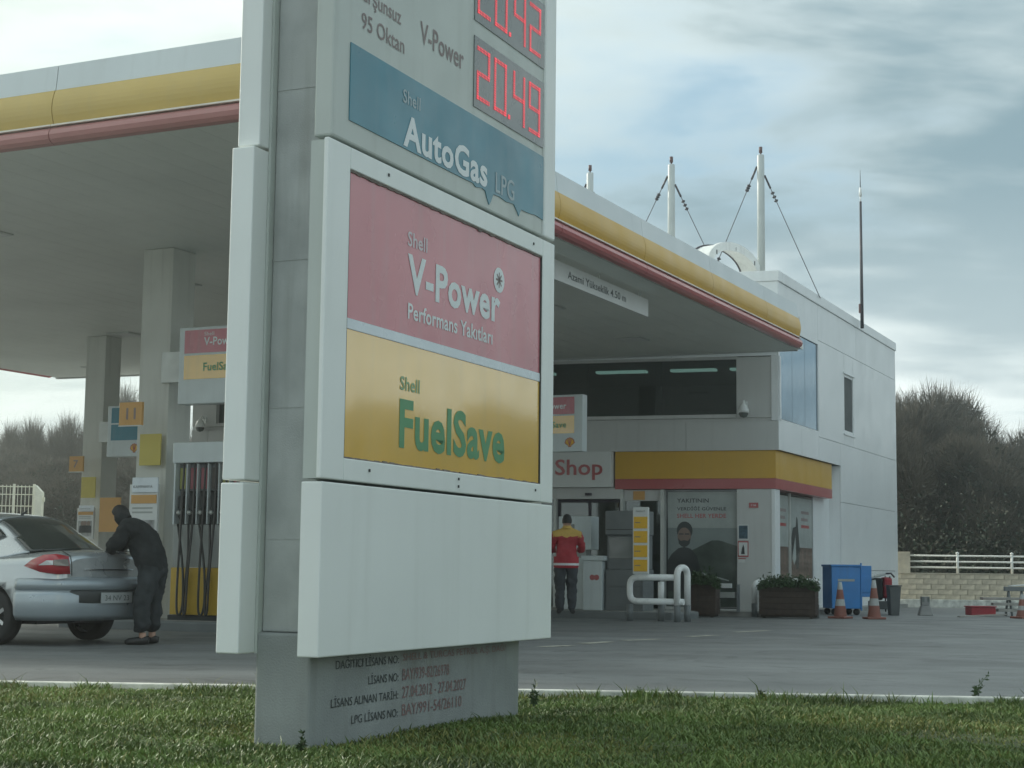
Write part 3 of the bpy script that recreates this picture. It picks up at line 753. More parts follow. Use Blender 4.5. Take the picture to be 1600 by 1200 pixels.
def brand_board(P, w, h, label, top='vred', low='fyel', words=('V-Power', 'FuelSave'), right=False, bracket=None):
    """pump-top board; P is its lower left (or lower right) front corner"""
    t = station('pump_sign', label, 'sign', P, 'signs above the pump islands')
    x0, x1 = (-w, 0) if right else (0, w)
    boxo('cabinet', M['pumpw'], t, x0, x1, 0, .22, 0, h, .012)
    a, b = x0 + .10, x1 - .17
    tp = boxo('upper_panel', M[top], t, a, b, -.008, -.0005, h * .66, h * .96)
    lp = boxo('lower_panel', M[low], t, a, b, -.008, -.0005, h * .32, h * .63)
    k = (b - a)
    if words[0]: text('Shell', 'lettering', M['txtw'], tp, a + .32 * k, a + .48 * k, h * .88, h * .93, flat(-.011)); text(words[0], 'lettering', M['txtw'], tp, a + .32 * k, a + .85 * k, h * .75, h * .86, flat(-.011), .02)
    if words[1]: text(words[1], 'lettering', M['txtg'], lp, a + .32 * k, a + .85 * k, h * .42, h * .53, flat(-.011), .02)
    lg = MB(); scallop(lg, b - .09, h * .16, .105, -.004, 7, 0); scallop(lg, b - .09, h * .16, .085, -.006, 7, 1)
    for q in range(-2, 3):
        w_ = math.pi / 2 + q * .33
        lg.poly([(b - .09 - .006, -.008, h * .16 - .07), (b - .09 + .006, -.008, h * .16 - .07), (b - .09 + .07 * math.cos(w_) + .005, -.008, h * .16 + .07 * math.sin(w_)), (b - .09 + .07 * math.cos(w_) - .005, -.008, h * .16 + .07 * math.sin(w_))], None, 0)
    lg.build('shell_emblem', [M['fred'], M['tagyel']], t)
    if bracket: boxo('bracket', M['frame'], t, *bracket, .05, .17, h * .3, h * .7)
    return t
brand_board(at(277, 632, 23.6), 1.35, 1.12, 'white pump sign with red and yellow panels above the tall hose dispenser', bracket=(-.35, -.001))
brand_board(at(910, 705, 30.6), 1.35, 1.08, 'small white pump sign with red and yellow panels above the Shop sign', right=True, bracket=(-1.9, -1.351))
brand_board(at(166, 714, 32.6), .95, 1.02, 'white pump sign with a blue panel half hidden behind the orange number plate', top='ablue', low='ablue', words=('AutoGas', ''), bracket=(-.25, -.001))

def board(name, label, cat, P, w, h, m, group=None, th=.03, body=None, bm='txtk', right=False):
    t = station(name, label, cat, P, group)
    x0, x1 = (-w, 0) if right else (0, w)
    boxo('plate', M[m], t, x0, x1, 0, th, 0, h, .003)
    if body: text(body, 'lettering', M[bm], t, x0 + w * .32, x0 + w * (.68 if len(body) < 2 else .74), h * .25, h * .75, flat(-.003), .02)
    return t
px = lambda d: d / F_PX
t = board('number_plate_sign', 'orange pump number plate 11 beside the blue pump sign', 'number sign', at(185.5, 665, 23.3), .40, .33, 'orange', 'pump number plates', .05, '11', 'txtdk')
boxo('edge_trim', M['platewhite'], t, -.012, .40, .0, .05, -.014, -.0005)
t = board('number_plate_sign', 'orange pump number plate 7 on the far left column', 'number sign', at(107.5, 737, 33.0), .345, .31, 'orange', 'pump number plates', .05, '7', 'txtdk')
boxo('edge_trim', M['platewhite'], t, -.012, .345, .0, .05, -.014, -.0005)
CF = .305                                                # posters stand just proud of the column's face
def on_column(x, y, Y): return at(x, y, Y)
t = board('poster', 'plain yellow poster on the left column above the white price board', 'poster', at(217, 727.5, 23.86), .38, .46, 'yellowp', 'yellow posters on the columns', .02)
t = board('poster', 'plain yellow poster on the far left column under the number 7', 'poster', at(126, 778, 33.1), .36, .42, 'yellowp', 'yellow posters on the columns', .02)
t = board('poster', 'tall orange poster behind the bent man\'s head', 'poster', at(154, 831, 32.6), .52, .68, 'orange', None, .02)
def price_board(P, w, h, label):
    t = station('price_board', label, 'price board', P, 'white price boards on the columns')
    boxo('board', M['platewhite'], t, 0, w, 0, .05, 0, h, .006)
    boxo('header', M['strip'], t, .06, w + .02, -.03, -.001, h * .90, h * 1.08, .01)
    boxo('orange_band', M['orange'], t, .08 * w, w * .97, -.012, -.001, h * .775, h * .875)
    ph = boxo('photo', M['picture'], t, .04, w - .04, -.006, -.001, h * .08, h * .58)
    text('KAMPANYA', 'lettering', M['txtk'], t, .14 * w + .02, w * .86, h * .955, h * .985, flat(-.033))
    for k in range(2): boxo('print_line', M['pumpg'], t, .12 * w, w * .84, -.004, -.001, h * (.66 + .05 * k), h * (.68 + .05 * k))
    fig = MB()
    for cx in (.35, .52, .72):
        fig.poly([(w * cx + .045 * math.cos(2 * math.pi * k / 10), -.009, h * .50 + .05 * math.sin(2 * math.pi * k / 10)) for k in range(10)], None, 0)
        fig.poly([(w * cx - .08, -.009, h * .2), (w * cx + .08, -.009, h * .2), (w * cx + .07, -.009, h * .42), (w * cx, -.009, h * .455), (w * cx - .07, -.009, h * .42)], None, 1)
    fig.build('printed_people', [M['posters'], M['posterk']], ph)
    return t
price_board(at(198, 890, 23.55), .50, 1.22, 'white board with orange band and printed people behind the bent man')
price_board(at(119, 842, 33.0), .42, .62, 'small white board with a photo on the far left column')

PB = gz(945, 966)
island(PB, -3.2, 1.5, -.30, 1.2, 'raised concrete island under the grey dispenser by the shop door')
pg = station('fuel_dispenser', 'dark grey dispenser cabinet between the attendant and the yellow tags', 'fuel pump', PB, 'fuel dispensers')
boxo('lower_body', M['pumpdg'], pg, .0, .78, .02, .6, .15, .94, .01); boxo('lower_door', M['pumpdg'], pg, .04, .74, .005, .019, .62, .90, .004)
boxo('lower_door', M['pumpdg'], pg, .04, .74, .005, .019, .22, .58, .004)
boxo('middle_body', M['pumpdg'], pg, .02, .76, .06, .58, .945, 1.60, .008); boxo('screen', M['screen'], pg, .06, .72, .045, .059, 1.15, 1.56)
boxo('head', M['pumpdg'], pg, .0, .78, .0, .6, 1.605, 2.07, .012); boxo('head_line', M['pumpk'], pg, .02, .76, -.004, -.0005, 1.70, 1.715)
boxo('base', M['pumpk'], pg, -.02, .80, .0, .62, .05, .148)
pc = station('payment_terminal', 'white terminal with a small screen in front of the red jacketed attendant', 'terminal', PB + U * .15 - V * -1.15)
pc.location = (*(PB + U * .35 + V * 1.10).xy, 0)
boxo('body', M['pumpw'], pc, .0, .62, .0, .45, .15, 1.16, .012); boxo('head', M['pumpw'], pc, -.05, .66, .0, .4, 1.32, 1.98, .015); boxo('neck', M['pumpg'], pc, .1, .5, .1, .35, 1.165, 1.315)
boxo('screen', M['screen'], pc, .06, .30, -.006, -.0005, 1.62, 1.82); boxo('keypad', M['pumpdg'], pc, .30, .42, -.01, -.0005, 1.50, 1.62, .01)
cab = station('service_cabinet', 'white low cabinet with a red round emblem beside the attendant', 'cabinet', (*(PB - U * .05 + V * .44).xy, 0))
boxo('body', M['pumpw'], cab, .0, .40, .0, .45, .15, 1.10, .012); boxo('top', M['pumpw'], cab, -.04, .46, -.02, .48, 1.102, 1.20, .015)
eb = MB()
for dx in (-.045, .045): eb.poly([(.24 + dx + .055 * math.cos(2 * math.pi * k / 14), -.004 - (dx > 0) * .001, .78 + .055 * math.sin(2 * math.pi * k / 14)) for k in range(14)])
eb.build('red_emblem', M['fred'], cab)
tg = station('price_tags', 'upright white strip with four yellow price tags by the white barrier', 'price tags', at(988, 897, 30.2))
boxo('strip', M['platewhite'], tg, 0, .315, 0, .06, 0, 1.23, .02)
for k in range(4):
    pl = boxo('tag', M['tagyel'], tg, .025, .295, -.008, -.0005, .05 + k * .262, .265 + k * .262, .003)
    boxo('print_line', M['txtdk'], pl, .05, .16, -.011, -.0085, .15 + k * .262, .165 + k * .262)
text('MARKET', 'lettering', M['txtk'], tg, .07, .25, 1.135, 1.165, flat(-.003))
boxo('bracket', M['pumpdg'], tg, .06, .12, .061, .30, .5, .6)
# white tubular barrier
bb = thing('crash_barrier', 'white tubular crash barrier with a raised end hoop on the pump island', 'barrier', (*gz(984, 970).xy, 0), FACE)
def bend(pts, r, n=6):                                   # round the corners of a polyline
    out = [Vector(pts[0])]
    for a, b, c in zip(pts[:-2], pts[1:-1], pts[2:]):
        a, b, c = Vector(a), Vector(b), Vector(c)
        p = b + (a - b).normalized() * r; q = b + (c - b).normalized() * r
        for k in range(n + 1):
            t = k / n
            out.append(p * (1 - t) ** 2 + b * 2 * t * (1 - t) + q * t * t)
    out.append(Vector(pts[-1]))
    return out
mb = MB(); mb.tube(bend([(.95, .0, .80), (.0, .0, .80), (.0, .0, .36), (1.05, .0, .36)], .16), .058, 12); mb.build('rail', M['steelw'], bb)
mb = MB(); mb.tube(bend([(.93, -.02, .30), (.93, -.02, .98), (1.00, .34, .98), (1.00, .34, .30)], .17, 8), .062, 12); mb.build('end_hoop', M['steelw'], bb)
for x, y in ((.0, .0), (.50, .30), (.93, -.02), (1.0, .34)):
    mb = MB(); mb.tube([(x, y, .0), (x, y, .31)], .062, 10); mb.build('foot', M['pumpdg'], bb)
mb = MB(); mb.tube([(.50, .30, .31), (.50, .30, .72)], .058, 10); mb.build('back_post', M['steelw'], bb)

# ------------------------------------------------------------------ small things on and by the shop front
dc = mounted('dome_camera', 'white dome camera on the wall below the end of the upper window', 'camera', .72, .0, 4.42, group='dome cameras')
mb = MB(); mb.box(-.05, .05, -.03, .019, .02, .16); mb.tube([(0, -.02, .12), (0, -.16, .16), (0, -.22, .10)], .022, 8); mb.build('arm', M['steelw'], dc, .004)
mb = MB(); mb.lathe([(.03, .10), (.07, .06), (.115, -.04), (.12, -.10), (.0, -.10)], 16, 0, 'z', (0, -.22, 0)); mb.build('housing', M['steelw'], dc)
mb = MB(); mb.lathe([(.105, -.102), (.10, -.14), (.07, -.19), (.0, -.21)], 16, 0, 'z', (0, -.22, 0)); mb.build('dome', M['screen'], dc)
d2 = copy_tree(dc); d2.location = Vector(W(13.72, 0, 4.30)) + PC
d2['label'] = 'white dome camera at the far left end of the shop wall'
rs = mounted('number_sign', 'small red sign high on the pier right of the large poster', 'sign', .66, .045, 2.29)
boxo('plate', M['fred'], rs, 0, .20, -.012, 0, 0, .11, .002); text('116', 'lettering', M['txtw'], rs, .05, .15, .035, .08, flat(-.014))
n1 = mounted('notice', 'dark blue notice above a red framed one on the shop pier', 'notice', .925, .045, 1.60, group='notices on the pier'); boxo('plate', M['platewhite'], n1, .02, .25, -.01, 0, 0, .33); boxo('print', pbr('blue_print', (.05, .10, .13), .5, var=.5, scale=18), n1, .045, .235, -.014, -.0105, .03, .31)
n2 = mounted('notice', 'red framed white notice below the dark blue one on the pier', 'notice', .925, .045, 1.24, group='notices on the pier'); boxo('frame', M['fred'], n2, .02, .25, -.01, 0, 0, .34); boxo('print', M['platewhite'], n2, .04, .23, -.014, -.0105, .03, .31)
mb = MB(); mb.poly([(.09, -.016, .06), (.17, -.016, .06), (.16, -.016, .20), (.14, -.016, .27), (.11, -.016, .18)]); mb.build('printed_mark', M['posterk'], n2)
n3 = mounted('sticker', 'tiny white sticker under the notices on the shop pier', 'sticker', .915, .045, 1.12); boxo('plate', M['platewhite'], n3, .02, .16, -.006, 0, 0, .07); boxo('red_edge', M['fred'], n3, .02, .18, -.006, 0, .074, .095)

# posters in the windows
ps = mounted('window_poster', 'large window poster of a bearded man before a hill', 'poster', 2.50, .19, .14)
boxo('sheet', M['posterw'], ps, .02, 1.55, -.004, .0, 1.72, 2.50); boxo('sky_print', M['posterg'], ps, .02, 1.55, -.004, .0, 1.0, 1.7195); boxo('lower_print', M['posterh'], ps, .02, 1.55, -.004, .0, .02, .9995)
def shape(name, m, parent, pts, y): return panel_polys(name, m, parent, [pts], y)
def ell(cx, cz, rx, rz, n=18, a0=0, a1=360): return [(cx + rx * math.cos(R(a0 + (a1 - a0) * k / n)), cz + rz * math.sin(R(a0 + (a1 - a0) * k / n))) for k in range(n + (a1 - a0 < 360))]
shape('printed_hill', M['posterh'], ps, [(.55, 1.0), (1.55, 1.0), (1.55, 1.33), (1.38, 1.38), (1.20, 1.44), (1.12, 1.455), (.98, 1.45), (.80, 1.36), (.62, 1.27), (.55, 1.24)], -.0055)
shape('printed_hair', M['posterk'], ps, ell(.39, 1.66, .175, .20), -.006)
shape('printed_face', M['posters'], ps, ell(.38, 1.53, .148, .20), -.0068)
shape('printed_beard', M['posterk'], ps, [(.245, 1.50), (.30, 1.44), (.38, 1.455), (.46, 1.44), (.52, 1.50), (.50, 1.38), (.44, 1.32), (.38, 1.305), (.32, 1.32), (.26, 1.38)], -.0075)
shape('printed_jacket', M['posterk'], ps, [(.02, .35), (.72, .35), (.74, .80), (.66, 1.12), (.52, 1.27), (.38, 1.31), (.25, 1.28), (.10, 1.15), (.02, 1.02)], -.0065)
for ex in (.315, .445): shape('printed_brow', M['posterk'], ps, [(ex - .05, 1.575), (ex + .05, 1.575), (ex + .05, 1.60), (ex - .05, 1.60)], -.0078)
shape('printed_road', M['posterw'], ps, [(.75, .72), (1.35, .58), (1.36, .60), (.78, .76)], -.0058)
text('YAKITININ', 'lettering', M['posterk'], ps, .22, .92, 2.27, 2.36, flat(-.006), .02); text('VERDİĞİ GÜVENLE', 'lettering', M['posterk'], ps, .22, 1.30, 2.10, 2.195, flat(-.006), .02); text('SHELL HER YERDE', 'lettering', M['fred'], ps, .22, 1.30, 1.935, 2.03, flat(-.006), .02)
def side_poster(b0, w, label, kind):
    t = mounted('window_poster', label, 'poster', .302, b0, .14, True, 'posters in the side windows')
    boxo('sheet', M['posterw'], t, 0, w, -.004, 0, 1.35, 2.48); boxo('lower_print', M['posterb'], t, 0, w, -.004, 0, .0, 1.3495)
    for k in range(3): boxo('print_line', M['txtdk'] if k else M['fred'], t, w * .50, w * (.86 - .06 * (k % 2)), -.006, -.0045, 1.80 + k * .16, 1.87 + k * .16)
    if kind == 0:
        shape('printed_figure', M['posterk'], t, [(.02, .3), (.30, .3), (.42, 1.0), (.52, 1.55), (.46, 1.85), (.40, 2.12), (.25, 2.24), (.10, 2.2), (.02, 2.1)], -.006)
        shape('printed_shirt', M['posterw'], t, [(.30, .4), (.46, .5), (.58, 1.35), (.48, 1.2)], -.0075)
    else:
        shape('printed_figure', M['posterk'], t, [(.05, .9), (.30, 1.2), (.55, .85), (.75, .9), (.85, 1.3), (.70, 1.8), (.66, 2.0), (.56, 2.05), (.50, 1.82), (.25, 1.78), (.08, 1.5)], -.006)
        shape('printed_shirt', M['posterw'], t, [(.18, 1.1), (.46, 1.62), (.52, 1.1), (.34, .95)], -.0075)
        shape('printed_road', M['posterw'], t, [(.5, .62), (1.5, .42), (1.5, .50), (.55, .70)], -.006)
side_poster(.44, 1.38, 'side window poster with a dark standing figure left of the mullion', 0)
side_poster(1.94, 1.95, 'side window poster with a figure pointing up, right of the mullion', 1)

def planter(P, w, d, h, label, seed):
    t = thing('planter', label, 'planter', P, FACE + .1, 'brown planters along the shop front')
    for k in range(5):
        z0 = .06 + k * (h - .06) / 5
        boxo('board', M['planter'], t, 0, w, 0, .03, z0 + .004, z0 + (h - .06) / 5, .004)
        boxo('board', M['planter'], t, w - .03, w, .031, d, z0 + .004, z0 + (h - .06) / 5, .004)
        boxo('board', M['planter'], t, 0, .03, .031, d, z0 + .004, z0 + (h - .06) / 5, .004)
    boxo('liner', M['soil'], t, .032, w - .032, .032, d, .02, h - .06)
    for fx in (.06, w - .12): boxo('foot', M['planter'], t, fx, fx + .06, .04, .10, 0, .058)
    r_ = np.random.default_rng(seed); mb = MB()
    for _ in range(3200):
        x, y = r_.uniform(-.03, w + .03), r_.uniform(-.07, d); z = h - .10 + abs(r_.normal(0, .085)) + .07 * (1 - abs(2 * x / w - 1) ** 3)
        if r_.random() < .05: z += r_.uniform(0, .14)
        a, b_ = r_.normal(size=3), r_.normal(size=3); a /= np.linalg.norm(a); b_ /= np.linalg.norm(b_)
        s_ = r_.uniform(.02, .05); c = np.array([x, y, z])
        mb.add([c - a * s_, c + b_ * s_ * .5, c + a * s_, c - b_ * s_ * .5], [(0, 1, 2, 3)])
    tag(mb.build('foliage', M['leafh'], t), kind='stuff')
planter((*at(1186, 962, 33.5).xy, .0), 1.14, .42, .66, 'long brown planter with a clipped green hedge before the side window', 3)
planter((*at(1074, 957, 33.35).xy, .0), .58, .40, .70, 'dark square planter under the window poster of the bearded man', 5)
hp = thing('hoop_guard', 'low white tubular hoop guard wrapped behind the hedge planter', 'barrier', (*at(1179, 955, 34.0).xy, 0), FACE + .1)
mb = MB(); mb.tube(bend([(0, 0, .28), (0, 0, .68), (.10, .25, .74), (1.25, .25, .74), (1.27, 0, .68), (1.27, 0, .28)], .10), .06, 12); mb.build('tube', M['steelw'], hp)
for x in (0, 1.27):
    mb = MB(); mb.tube([(x, 0, -.02), (x, 0, .275)], .062, 10); mb.build('foot', M['pumpdg'], hp)
nr = thing('newspaper_rack', 'low dark newspaper rack under the window poster', 'rack', (*at(1120, 955, 34.1).xy, .10), FACE + .05)
for x in (0, .42): boxo('side_frame', M['pumpdg'], nr, x, x + .02, 0, .2, 0, .56)
for z in (.06, .26, .46): boxo('shelf', M['pumpk'], nr, .021, .419, 0, .2, z, z + .02)
boxo('paper', M['platewhite'], nr, .04, .30, -.012, .10, .485, .58, .003); boxo('paper', M['pumpg'], nr, .05, .38, .0, .18, .285, .40, .003)

# ------------------------------------------------------------------ masts, stays, vault and aerial on the roof
MTOP = 10.75
for i, (x, y, yb, wmark) in enumerate(((922, 270, 262, 'half hidden behind the canopy edge, nearest the totem'), (1049, 257, 250, 'in the middle of the row of three'), (1188.5, 242, 235, 'tallest looking, standing beside the white roof vault'))):
    P = gz(x, y, MTOP)
    mt = thing('roof_mast', 'white steel roof mast with stay cables, ' + wmark, 'mast', (P.x, P.y, 7.18), math.atan2(FD.y, FD.x), 'white masts on the roof')
    h = MTOP - 7.18
    mb = MB(); mb.tube([(0, 0, 0), (0, 0, h - .02), (0, 0, h)], [.092, .085, .07], 14); mb.build('pole', M['mast'], mt)
    mb = MB(); mb.tube([(0, 0, h), (0, 0, h + .06)], .02, 8); mb.tube([(0, 0, h + .05), (0, 0, h + .19)], .042, 10); mb.build('lamp', M['rust'], mt)
    ends = [(-1.55, -.15, .42 - .25), (1.45, .5, .05)] if i < 2 else [(-1.13, -.35, .60), (1.30, .55, .17)]
    for k, e in enumerate(ends):
        a = Vector((-.09 if k == 0 else .09, 0, h - (.28 if k == 0 else .50))); b = Vector(e)
        mb = MB(); mb.tube([a, b], .010, 6); cb = mb.build('stay_cable', M['cable'], mt)
        d = (b - a); Ln = d.length; d.normalize()
        mb = MB(); mb.tube([a, a + d * .34], .026, 6); mb.build('turnbuckle', M['darkmetal'], cb)
        mb = MB()
        offs = [.46, .56, .66] if k else [.50, .56, .62]
        if i == 2 and k == 0: offs += [Ln - .50, Ln - .42, Ln - .34, Ln - .26, Ln - .18]
        for o_ in offs:
            c = a + d * o_
            mb.tube([c - d * .035, c, c + d * .035], [.012, .055, .03], 8)
        tag(mb.build('cable_clamps', M['darkmetal'], cb), kind='stuff')
# vault
A0 = at(1108, 408, 36.0); A1 = at(1190, 410, 37.8); A1.z = A0.z
vt = thing('roof_vault', 'white barrel vault with an arched end rib on the shop roof beside the tallest mast', 'roof vault', ((A0.x + A1.x) / 2, (A0.y + A1.y) / 2, 7.18), math.atan2((A1 - A0).y, (A1 - A0).x))
hw = (A1 - A0).length / 2; zs = A0.z - 7.18
def arch(r0, r1, rise0, rise1, y0, y1, n=18):
    mb = MB(); pts = []
    for k in range(n + 1):
        w = math.pi * k / n
        pts.append(((r1 * math.cos(w), rise1 * math.sin(w)), (r0 * math.cos(w), rise0 * math.sin(w))))
    vs = []
    for (o, i_) in pts: vs += [(o[0], y0, zs + o[1]), (i_[0], y0, zs + i_[1]), (i_[0], y1, zs + i_[1]), (o[0], y1, zs + o[1])]
    fs = [(3, 2, 1, 0), (n * 4, n * 4 + 1, n * 4 + 2, n * 4 + 3)]
    for k in range(n):
        for q in range(4): fs.append((k * 4 + q, k * 4 + (q + 1) % 4, k * 4 + 4 + (q + 1) % 4, k * 4 + 4 + q))
    mb.add(vs, fs); return mb
arch(hw * .84, hw * 1.03, .40, .60, 0, .10).build('arched_rib', M['steelw'], vt, .006)
arch(hw * .965, hw * 1.0, .53, .565, .102, .50).build('vault_sheet', M['steelw'], vt)
arch(hw * .955, hw * 1.03, .52, .60, .502, .54).build('back_rib', M['darkmetal'], vt)
for x in (-hw * .80, hw * .80): boxo('foot', M['steelw'], vt, x - .06, x + .14 if x > 0 else x + .06, .015, .085, 0, zs + .03)
mb = MB()
for x, z in ((-hw * .72, .21), (hw * .72, .21)): mb.box(x - .022, x + .022, -.006, -.001, zs + z, zs + z + .10)
mb.box(-.008, .008, -.006, -.001, zs + .42, zs + .50)
tag(mb.build('slots', M['joint'], vt), kind='stuff')
# aerial
AP = at(1347, 500, 41.5)
ae = thing('aerial', 'thin dark aerial mast with a white collar on the roof of the shop', 'aerial', (AP.x, AP.y, 7.18))
az = at(1350, 308, 41.5).z - 7.18
mb = MB(); mb.tube([(0, 0, 0), (0, 0, az - .12)], [.045, .030], 10); mb.build('mast', M['darkmetal'], ae)
mb = MB(); mb.tube([(0, 0, az - .119), (0, 0, az + .02)], .018, 8); mb.tube([(0, 0, az + .021), (0, 0, az + .25)], [.042, .03], 10); mb.build('collar', M['steelw'], ae)
mb = MB(); mb.tube([(0, 0, az + .251), (0, 0, az + .72)], [.012, .005], 6); mb.build('whip', M['darkmetal'], ae)
boxo('clamp', M['rust'], ae, -.08, -.03, -.03, .03, at(1347, 482, 41.5).z - 7.18 - .12, at(1347, 482, 41.5).z - 7.18 + .12, .01)
# ------------------------------------------------------------------ the silver saloon car
def catmull(P, ts):
    P = np.asarray(P, float); out = []
    n = len(P) - 1
    for t in ts:
        i = min(int(t), n - 1); u = t - i
        p0, p1, p2, p3 = P[max(i - 1, 0)], P[i], P[i + 1], P[min(i + 2, n)]
        out.append(.5 * ((2 * p1) + (p2 - p0) * u + (2 * p0 - 5 * p1 + 4 * p2 - p3) * u * u + (3 * p1 - p0 - 3 * p2 + p3) * u ** 3))
    return np.array(out)
H_ANG = math.atan2(.47, -.88)
WR = gz(-7, 1007)
rot = Matrix.Rotation(H_ANG, 3, 'Z')
CO = WR - rot @ Vector((-1.30, .76, 0))
car = thing('parked_car', 'silver saloon car being filled at the left pump, cut off by the frame', 'car', (CO.x, CO.y, 0), H_ANG)
# lower body: stations from the tail to the nose, half profile from the floor centre over the flank to the deck centre
def station_prof(x, w, zb, zs, zd, wd):
    return [(x, 0, zb), (x, w * .80, zb), (x, w * .965, zb + .09), (x, w, (zb + zs) * .52), (x, w * .985, zs - .12), (x, w * .955, zs), (x, wd, zd - .025), (x, wd * .55, zd), (x, 0, zd + .012)]
ST = [station_prof(-2.235, .66, .42, .90, .985, .52), station_prof(-2.20, .76, .37, .93, 1.035, .60), station_prof(-2.10, .825, .33, .95, 1.065, .66), station_prof(-1.90, .865, .30, .96, 1.065, .70), station_prof(-1.55, .885, .26, .955, 1.03, .74),
      station_prof(-1.1, .888, .22, .945, .98, .78), station_prof(-.3, .888, .20, .93, .96, .80), station_prof(.6, .885, .20, .91, .95, .78), station_prof(1.05, .88, .21, .90, .97, .72), station_prof(1.5, .87, .23, .85, .93, .66), station_prof(1.95, .82, .25, .74, .82, .60), station_prof(2.18, .70, .30, .60, .68, .50), station_prof(2.24, .58, .38, .52, .58, .44)]
ts = np.linspace(0, len(ST) - 1, 61)
rows = np.stack([catmull([s_[j] for s_ in ST], ts) for j in range(9)], 1)          # (61, 9, 3)
fine = np.stack([catmull(rows[i], np.linspace(0, 8, 25)) for i in range(len(ts))])   # (61, 25, 3)
full = np.concatenate([fine, fine[:, -2:0:-1] * np.array([1, -1, 1])], 1)            # close the ring
nr_, nc = full.shape[:2]
mb = MB()
mb.add(full.reshape(-1, 3), [(i * nc + k, i * nc + (k + 1) % nc, (i + 1) * nc + (k + 1) % nc, (i + 1) * nc + k) for i in range(nr_ - 1) for k in range(nc)] + [tuple(range(nc - 1, -1, -1)), tuple((nr_ - 1) * nc + k for k in range(nc))], 0, True)
body = mb.build('body', M['silver'], car)
for pl in list(body.data.polygons)[-2:]: pl.use_smooth = False
import bmesh as _bm
_b = _bm.new(); _b.from_mesh(body.data); _bm.ops.recalc_face_normals(_b, faces=_b.faces); _b.to_mesh(body.data); _b.free()
cut = MB()
for wx in (-1.30, 1.39):
    for sy in (-1, 1):
        cut.lathe([(0, -.5), (.365, -.5), (.365, .5), (0, .5)], 32, 0, 'y', (wx, sy * .98, .33), False)
cutter = cut.build('arch_cutter', M['trimk'], None)
_b = _bm.new(); _b.from_mesh(cutter.data); _bm.ops.remove_doubles(_b, verts=_b.verts, dist=1e-5); _bm.ops.recalc_face_normals(_b, faces=_b.faces); _b.to_mesh(cutter.data); _b.free()
bo = body.modifiers.new('arches', 'BOOLEAN'); bo.operation = 'DIFFERENCE'; bo.object = cutter; bo.solver = 'EXACT'
cutter.parent = car
bpy.context.view_layer.update()
dg = bpy.context.evaluated_depsgraph_get()
newme = bpy.data.meshes.new_from_object(body.evaluated_get(dg))
body.modifiers.clear(); body.data = newme
bpy.data.objects.remove(cutter)
# greenhouse, evaluated on a fine grid and split into roof, glass and pillars
GH = [[(-1.80, 0, 1.065), (-1.74, .30, 1.060), (-1.64, .58, 1.040), (-1.36, .745, .975), (-1.15, .79, .95)],
      [(-1.46, 0, 1.275), (-1.42, .28, 1.265), (-1.33, .53, 1.225), (-1.13, .675, 1.12), (-1.0, .745, 1.0)],
      [(-1.10, 0, 1.435), (-1.08, .27, 1.428), (-1.02, .50, 1.385), (-.88, .62, 1.255), (-.80, .735, .985)],
      [(-.55, 0, 1.490), (-.55, .27, 1.480), (-.52, .51, 1.425), (-.42, .625, 1.255), (-.40, .745, .975)],
      [(-.05, 0, 1.500), (-.05, .28, 1.490), (-.05, .52, 1.430), (-.05, .64, 1.255), (-.05, .75, .965)],
      [(.38, 0, 1.430), (.38, .28, 1.420), (.40, .52, 1.365), (.50, .65, 1.210), (.55, .75, .955)],
      [(.78, 0, 1.225), (.78, .30, 1.212), (.82, .55, 1.165), (.95, .68, 1.05), (1.0, .755, .95)],
      [(1.18, 0, 1.005), (1.16, .32, .998), (1.10, .60, .985), (1.08, .72, .96), (1.06, .76, .945)]]
tg_ = np.linspace(0, 7, 57)
g1 = np.stack([catmull([r_[j] for r_ in GH], tg_) for j in range(5)], 1)
tc_ = np.linspace(0, 4, 33)
g2 = np.stack([catmull(g1[i], tc_) for i in range(len(tg_))])
parts = {}
def zone(a, c):           # a along (0..7), c across (0..4)
    if a < 2.05:
        if c < 2.15 - .10 * a: return 'rear_window'
        return 'pillar' if a < 1.15 or c < 2.35 else 'side_glass'
    if a > 4.95: return 'windscreen' if c < 2.2 else ('pillar' if c < 2.6 or a > 6.0 else 'side_glass')
    if c < 2.3: return 'roof'
    if 3.55 < a < 3.80: return 'pillar'
    return 'side_glass' if c < 3.9 else 'pillar'
for sy in (1, -1):
    for i in range(56):
        for k in range(32):
            z_ = zone((tg_[i] + tg_[i + 1]) / 2, (tc_[k] + tc_[k + 1]) / 2)
            key = z_ if z_ in ('roof', 'rear_window', 'windscreen') else z_ + ('l' if sy > 0 else 'r')
            q = [g2[i, k], g2[i, k + 1], g2[i + 1, k + 1], g2[i + 1, k]]
            q = [(p[0], p[1] * sy, p[2]) for p in q]
            if sy < 0: q.reverse()
            parts.setdefault(key, []).append(q)
for key, qs in parts.items():
    name = {'roof': 'roof', 'rear_window': 'rear_window', 'windscreen': 'windscreen'}.get(key, 'pillar' if key.startswith('pillar') else 'side_window')
    idx, vs, fs = {}, [], []
    for q in qs:
        f = []
        for p in q:
            k = tuple(round(c, 5) for c in p)
            if k not in idx: idx[k] = len(vs); vs.append(k)
            f.append(idx[k])
        fs.append(f)
    mb = MB(); mb.add(vs, fs, 0, True)
    o = mb.build(name, M['carglass'] if ('window' in name or name == 'windscreen') else M['silver'], car)
    sd = o.modifiers.new('thick', 'SOLIDIFY'); sd.thickness = .02 if name != 'roof' else .03; sd.offset = -1 if 'window' not in name and name != 'windscreen' else -1.6
mb = MB(); mb.tube([(-.94, .12, 1.455), (-1.0, .12, 1.50), (-1.07, .12, 1.535)], [.022, .014, .004], 8); mb.build('roof_aerial', M['trimk'], car)
